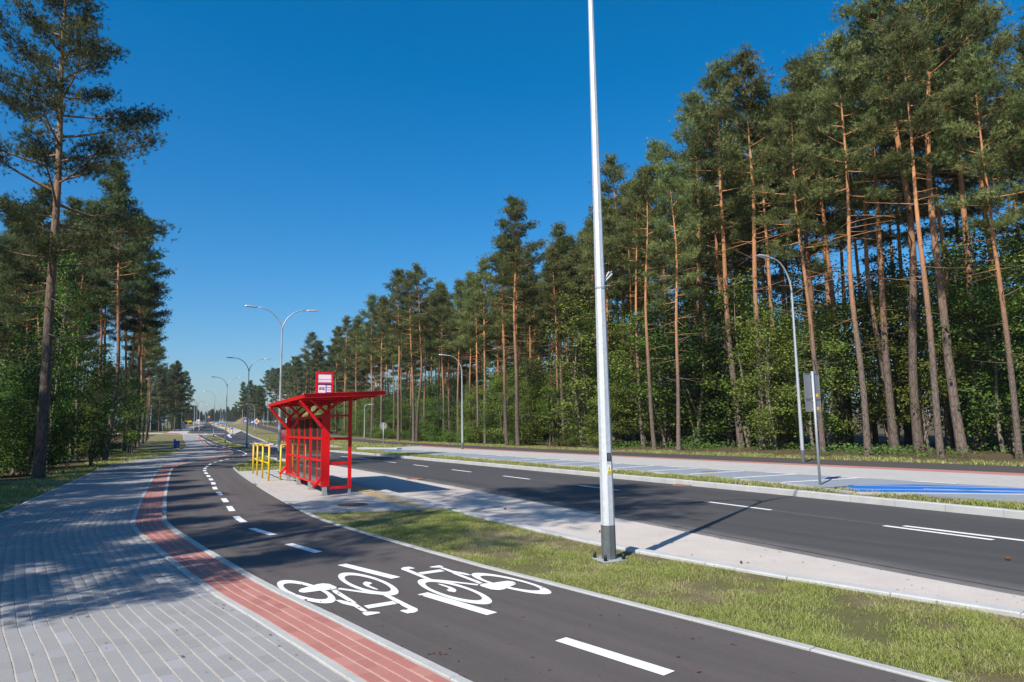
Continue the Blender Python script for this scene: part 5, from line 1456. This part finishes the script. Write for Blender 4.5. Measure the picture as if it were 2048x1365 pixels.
under(DARKB + BROAD[:1], [(-18.9, 27.0, 6.0, 0, 'dark bushy sapling behind the tallest left pine'), (-21.4, 31.5, 8.5, 1, 'tall leafy sapling lit at its top left of the tallest pine'),
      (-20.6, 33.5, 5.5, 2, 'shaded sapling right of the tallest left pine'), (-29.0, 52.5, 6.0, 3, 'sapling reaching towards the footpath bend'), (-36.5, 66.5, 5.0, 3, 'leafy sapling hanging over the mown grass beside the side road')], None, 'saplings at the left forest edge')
for y0 in np.arange(19, 98, 3.1):
    for k in range(4 if y0 < 50 else 5):
        dp = 1.6 + k * 3.6 + R2.uniform(-1.0, 1.4); yy = y0 + R2.uniform(-1.2, 1.2)
        x = np.interp(yy, lf_edge[:, 1], lf_edge[:, 0]) - dp * .89; y = yy - dp * .3
        if x / y < -.92 or R2.random() < .12: continue
        if 56 < y and k == 0: continue
        if y > 78 and x > -.52 * y: continue
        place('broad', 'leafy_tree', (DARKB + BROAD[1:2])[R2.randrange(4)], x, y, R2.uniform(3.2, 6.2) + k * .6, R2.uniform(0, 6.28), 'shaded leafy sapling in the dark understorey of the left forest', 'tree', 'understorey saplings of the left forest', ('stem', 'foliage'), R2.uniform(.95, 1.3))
for i in range(18):                                          # trees closing the far right bend beyond the hill
    y = 232 + i * 4.2; x = -R2.uniform(.366, .398) * y
    place('pine', 'pine_tree', (DENSE + FAR_PINES)[i % 5], x, y, R2.uniform(13, 16.5), i * 1.3, 'pine', 'tree', 'far right pines')
# --- trees of the same left forest beside the camera, which shade the path
def sun_xy(c, q):
    """ground point from its coordinates across and along the sun's direction"""
    return q * .537 + c * .844, q * .844 - c * .537
BES = [(-11.05, -.5, 23, SHADE)]
for i, (c, tip) in enumerate(((-11.5, 7.5), (-14.0, 9.0), (-16.3, 11.2), (-18.8, 12.3), (-21.5, 13.2), (-24.2, 15), (-27, 17), (-30, 20))):
    hh = (19.5, 18.0, 19, 18, 19.5, 19, 18.5, 19)[i]
    x, y = sun_xy(c, tip - hh * 1.014)
    BES.append((x, y, hh, (LP[0], PINES[1], LP[2], PINES[0], LP[1], LP[0], LP[2], LP[1])[i]))
for i, (x, y, h, pr) in enumerate(BES):
    place('pine', 'pine_tree', pr, x, y, h, .3 + i * 1.7, 'pine of the left forest standing beside the viewer, casting shade over the paving', 'tree', 'pines beside the viewer')
for i, (c, q, h) in enumerate(((-16, 1, 6.5), (-18, 2, 6.2), (-20.5, 3, 6.5), (-23, 5, 6.2), (-25.5, 7, 6.5))):
    x, y = sun_xy(c, q)
    place('broad', 'leafy_tree', DARKB[i % 3], x, y, h, i * 1.3, 'leafy sapling of the left forest beside the viewer, shading the paving', 'tree', 'saplings beside the viewer', ('stem', 'foliage'), 1.2)

for i, (c, hh) in enumerate(((-7.6, 9.0), (-11.4, 9.4), (-13.6, 10.0), (-9.6, 12.5))):
    x, y = sun_xy(c, 6.3 + .1 * i - hh * 1.014)
    place('pine', 'pine_tree', LP[i % 3], x, y, hh, i * 2.1, 'young pine beside the viewer, shading the near paving', 'tree', 'young pines beside the viewer', sxy=1.1)
# --- far woods beyond the crest, one mass
def far_wood():
    R_ = np.random.default_rng(44); rd = random.Random(44)
    (_, b, H0) = FAR_PINES[1]
    n = len(b.vertices); co = np.empty(n * 3, np.float32); b.vertices.foreach_get('co', co); co = co.reshape(-1, 3)
    tris = co.reshape(-1, 3, 3)
    pts = []
    for i in range(330):
        y = R_.uniform(330, 520); q = R_.uniform(-.50, -.17)
        road_x = -.452 * y - 2
        x = q * y
        if abs(x - (-.437 * y)) < 10 and y < 400: continue
        pts.append((x, y, R_.uniform(7.5, 10.5)))
    V, tn = [], []
    for (x, y, h) in pts:
        sel = tris[R_.random(len(tris)) < .22]
        a = R_.uniform(0, 6.28); c, s = math.cos(a), math.sin(a); k = h / H0
        P = sel.copy(); ctr = P.mean(1, keepdims=True); P = ctr + (P - ctr) * 2.4
        Q = np.stack([P[..., 0] * c - P[..., 1] * s, P[..., 0] * s + P[..., 1] * c, P[..., 2]], -1) * np.array([k * 1.5, k * 1.5, k])
        Q[..., 2] = Q[..., 2] * 1.0 - .25 * h * (R_.random((len(Q), 1)) ** 2)
        V.append((Q + np.array([x, y, T(y)])).reshape(-1, 3)); tn.append(np.repeat(R_.random(len(Q)), 3))
    V = np.vstack(V); 
    o = link('far_wood', mesh_np('far_wood', V, np.arange(len(V)).reshape(-1, 3), M['needle_blue'], tone=np.concatenate(tn))); o['kind'] = 'stuff'
    return o
far_wood()
LANDR = [(500, 'the far grass hill'), (600, 'the left end of the red shelter'), (690, 'the right end of the red shelter'), (766, 'the round grey sign back'), (830, 'the crossing pair of leaning pines'), (925, 'the middle promenade lamp'), (1035, 'the lone forward pine'),
 (1130, 'the pointed dense pine'), (1205, 'the near lamp pole'), (1275, 'the bushy oak'), (1340, 'the slender thin-crowned pine'), (1405, 'the broad-topped pine'), (1480, 'the tall straight orange pine'), (1530, 'the curving orange pine'), (1590, 'the single-armed lamp'), (1655, 'the twin pines'), (1740, 'the tall thin oak'), (1830, 'the bent pine pair'), (1925, 'the stout leafy-footed pine'), (2040, 'the right end of the far cycle path')]
LANDL = [(-200, 'the left margin of the wood'), (75, 'the tallest left pine'), (150, 'the first crown right of the tallest pine'), (210, 'the orange pointed-top pine'), (265, 'the peak of the left group'), (320, 'the flank of the left group'), (370, 'the plain lamp post by the far footpath')]
ORD = 'first second third fourth fifth sixth seventh eighth ninth tenth eleventh twelfth thirteenth fourteenth fifteenth sixteenth seventeenth eighteenth nineteenth twentieth'.split() + ['deep'] * 60
WORD = {'inner pines of the right forest': ('inner pine', LANDR), 'far right pines': ('far pine', LANDR), 'understorey saplings of the right forest': ('leafy sapling', LANDR), 'low shrubs along the right forest edge': ('low green shrub', LANDR),
        'inner pines of the left forest': ('inner pine', LANDL), 'understorey saplings of the left forest': ('shaded leafy sapling', LANDL), 'far left pines': ('dark far pine', LANDL)}
sets = {}
for o in scene.objects:
    g = o.get('group')
    if g in WORD and o.parent is None:
        x, y = o.location.x, o.location.y; px = 1024 + 1365 * x / y
        lm = min(WORD[g][1], key=lambda a: abs(a[0] - px))
        sets.setdefault((g, lm[1]), []).append((y, x, o))
for (g, lm), L in sets.items():
    L.sort(key=lambda a: a[0])
    for i, (y, x, o) in enumerate(L):
        o['label'] = '%s %s back in line behind %s' % (ORD[i], WORD[g][0], lm) if g != 'low shrubs along the right forest edge' else '%s %s along the forest edge beside %s' % (ORD[i], WORD[g][0], lm)
# ------------------------------------------------------------------ thin summer haze filling the air round the whole scene
hz = MB().obox((0, 1100, 17.3), (2600, 0, 0), (0, 1700, 0), (0, 0, 18.7))
hm = bpy.data.materials.new('haze'); hm.use_nodes = True
hn = hm.node_tree; hn.nodes.remove(hn.nodes['Principled BSDF'])
pv = hn.nodes.new('ShaderNodeVolumePrincipled'); pv.inputs['Color'].default_value = (.82, .90, 1.0, 1); pv.inputs['Density'].default_value = .0002; pv.inputs['Anisotropy'].default_value = .2
hn.links.new(pv.outputs[0], hn.nodes['Material Output'].inputs['Volume'])
hob = hz.build('haze', hm); hob['kind'] = 'stuff'; hob['label'] = 'faint haze paling the far end of the road'
for o in scene.objects:                                      # stuff carries a description too
    if o.get('kind') == 'stuff' and o.parent is None and not o.get('label'):
        o['label'] = {'grass': 'sunlit patchy grass of the near verge under the big lamp', 'platform_grass': 'short grass around the yellow railing', 'far_kerb_grass': 'thin dry grass between far kerb and parking strip',
                      'left_path_grass': 'shaded grass along the left edge of the footpath', 'cycle_path_grass': 'grass strip between far cycle path and forest', 'lawn': 'mown lawn beyond the road', 'verge_grass': 'grass wedge between bike path and far road',
                      'undergrowth': 'low green undergrowth beneath the right pines', 'left_undergrowth': 'low dark undergrowth beneath the left pines', 'far_wood': 'distant pine wood closing the view beyond the crest'}.get(o.name, 'patch of low growth')
from collections import Counter
print(Counter(o.name.split('.')[0] for o in scene.objects if o.parent is None).most_common(6))
print('pines right', n_right, 'left', cl2, 'under', cu, 'objects', len(scene.objects), 'tris', sum(len(m.polygons) for m in bpy.data.meshes))
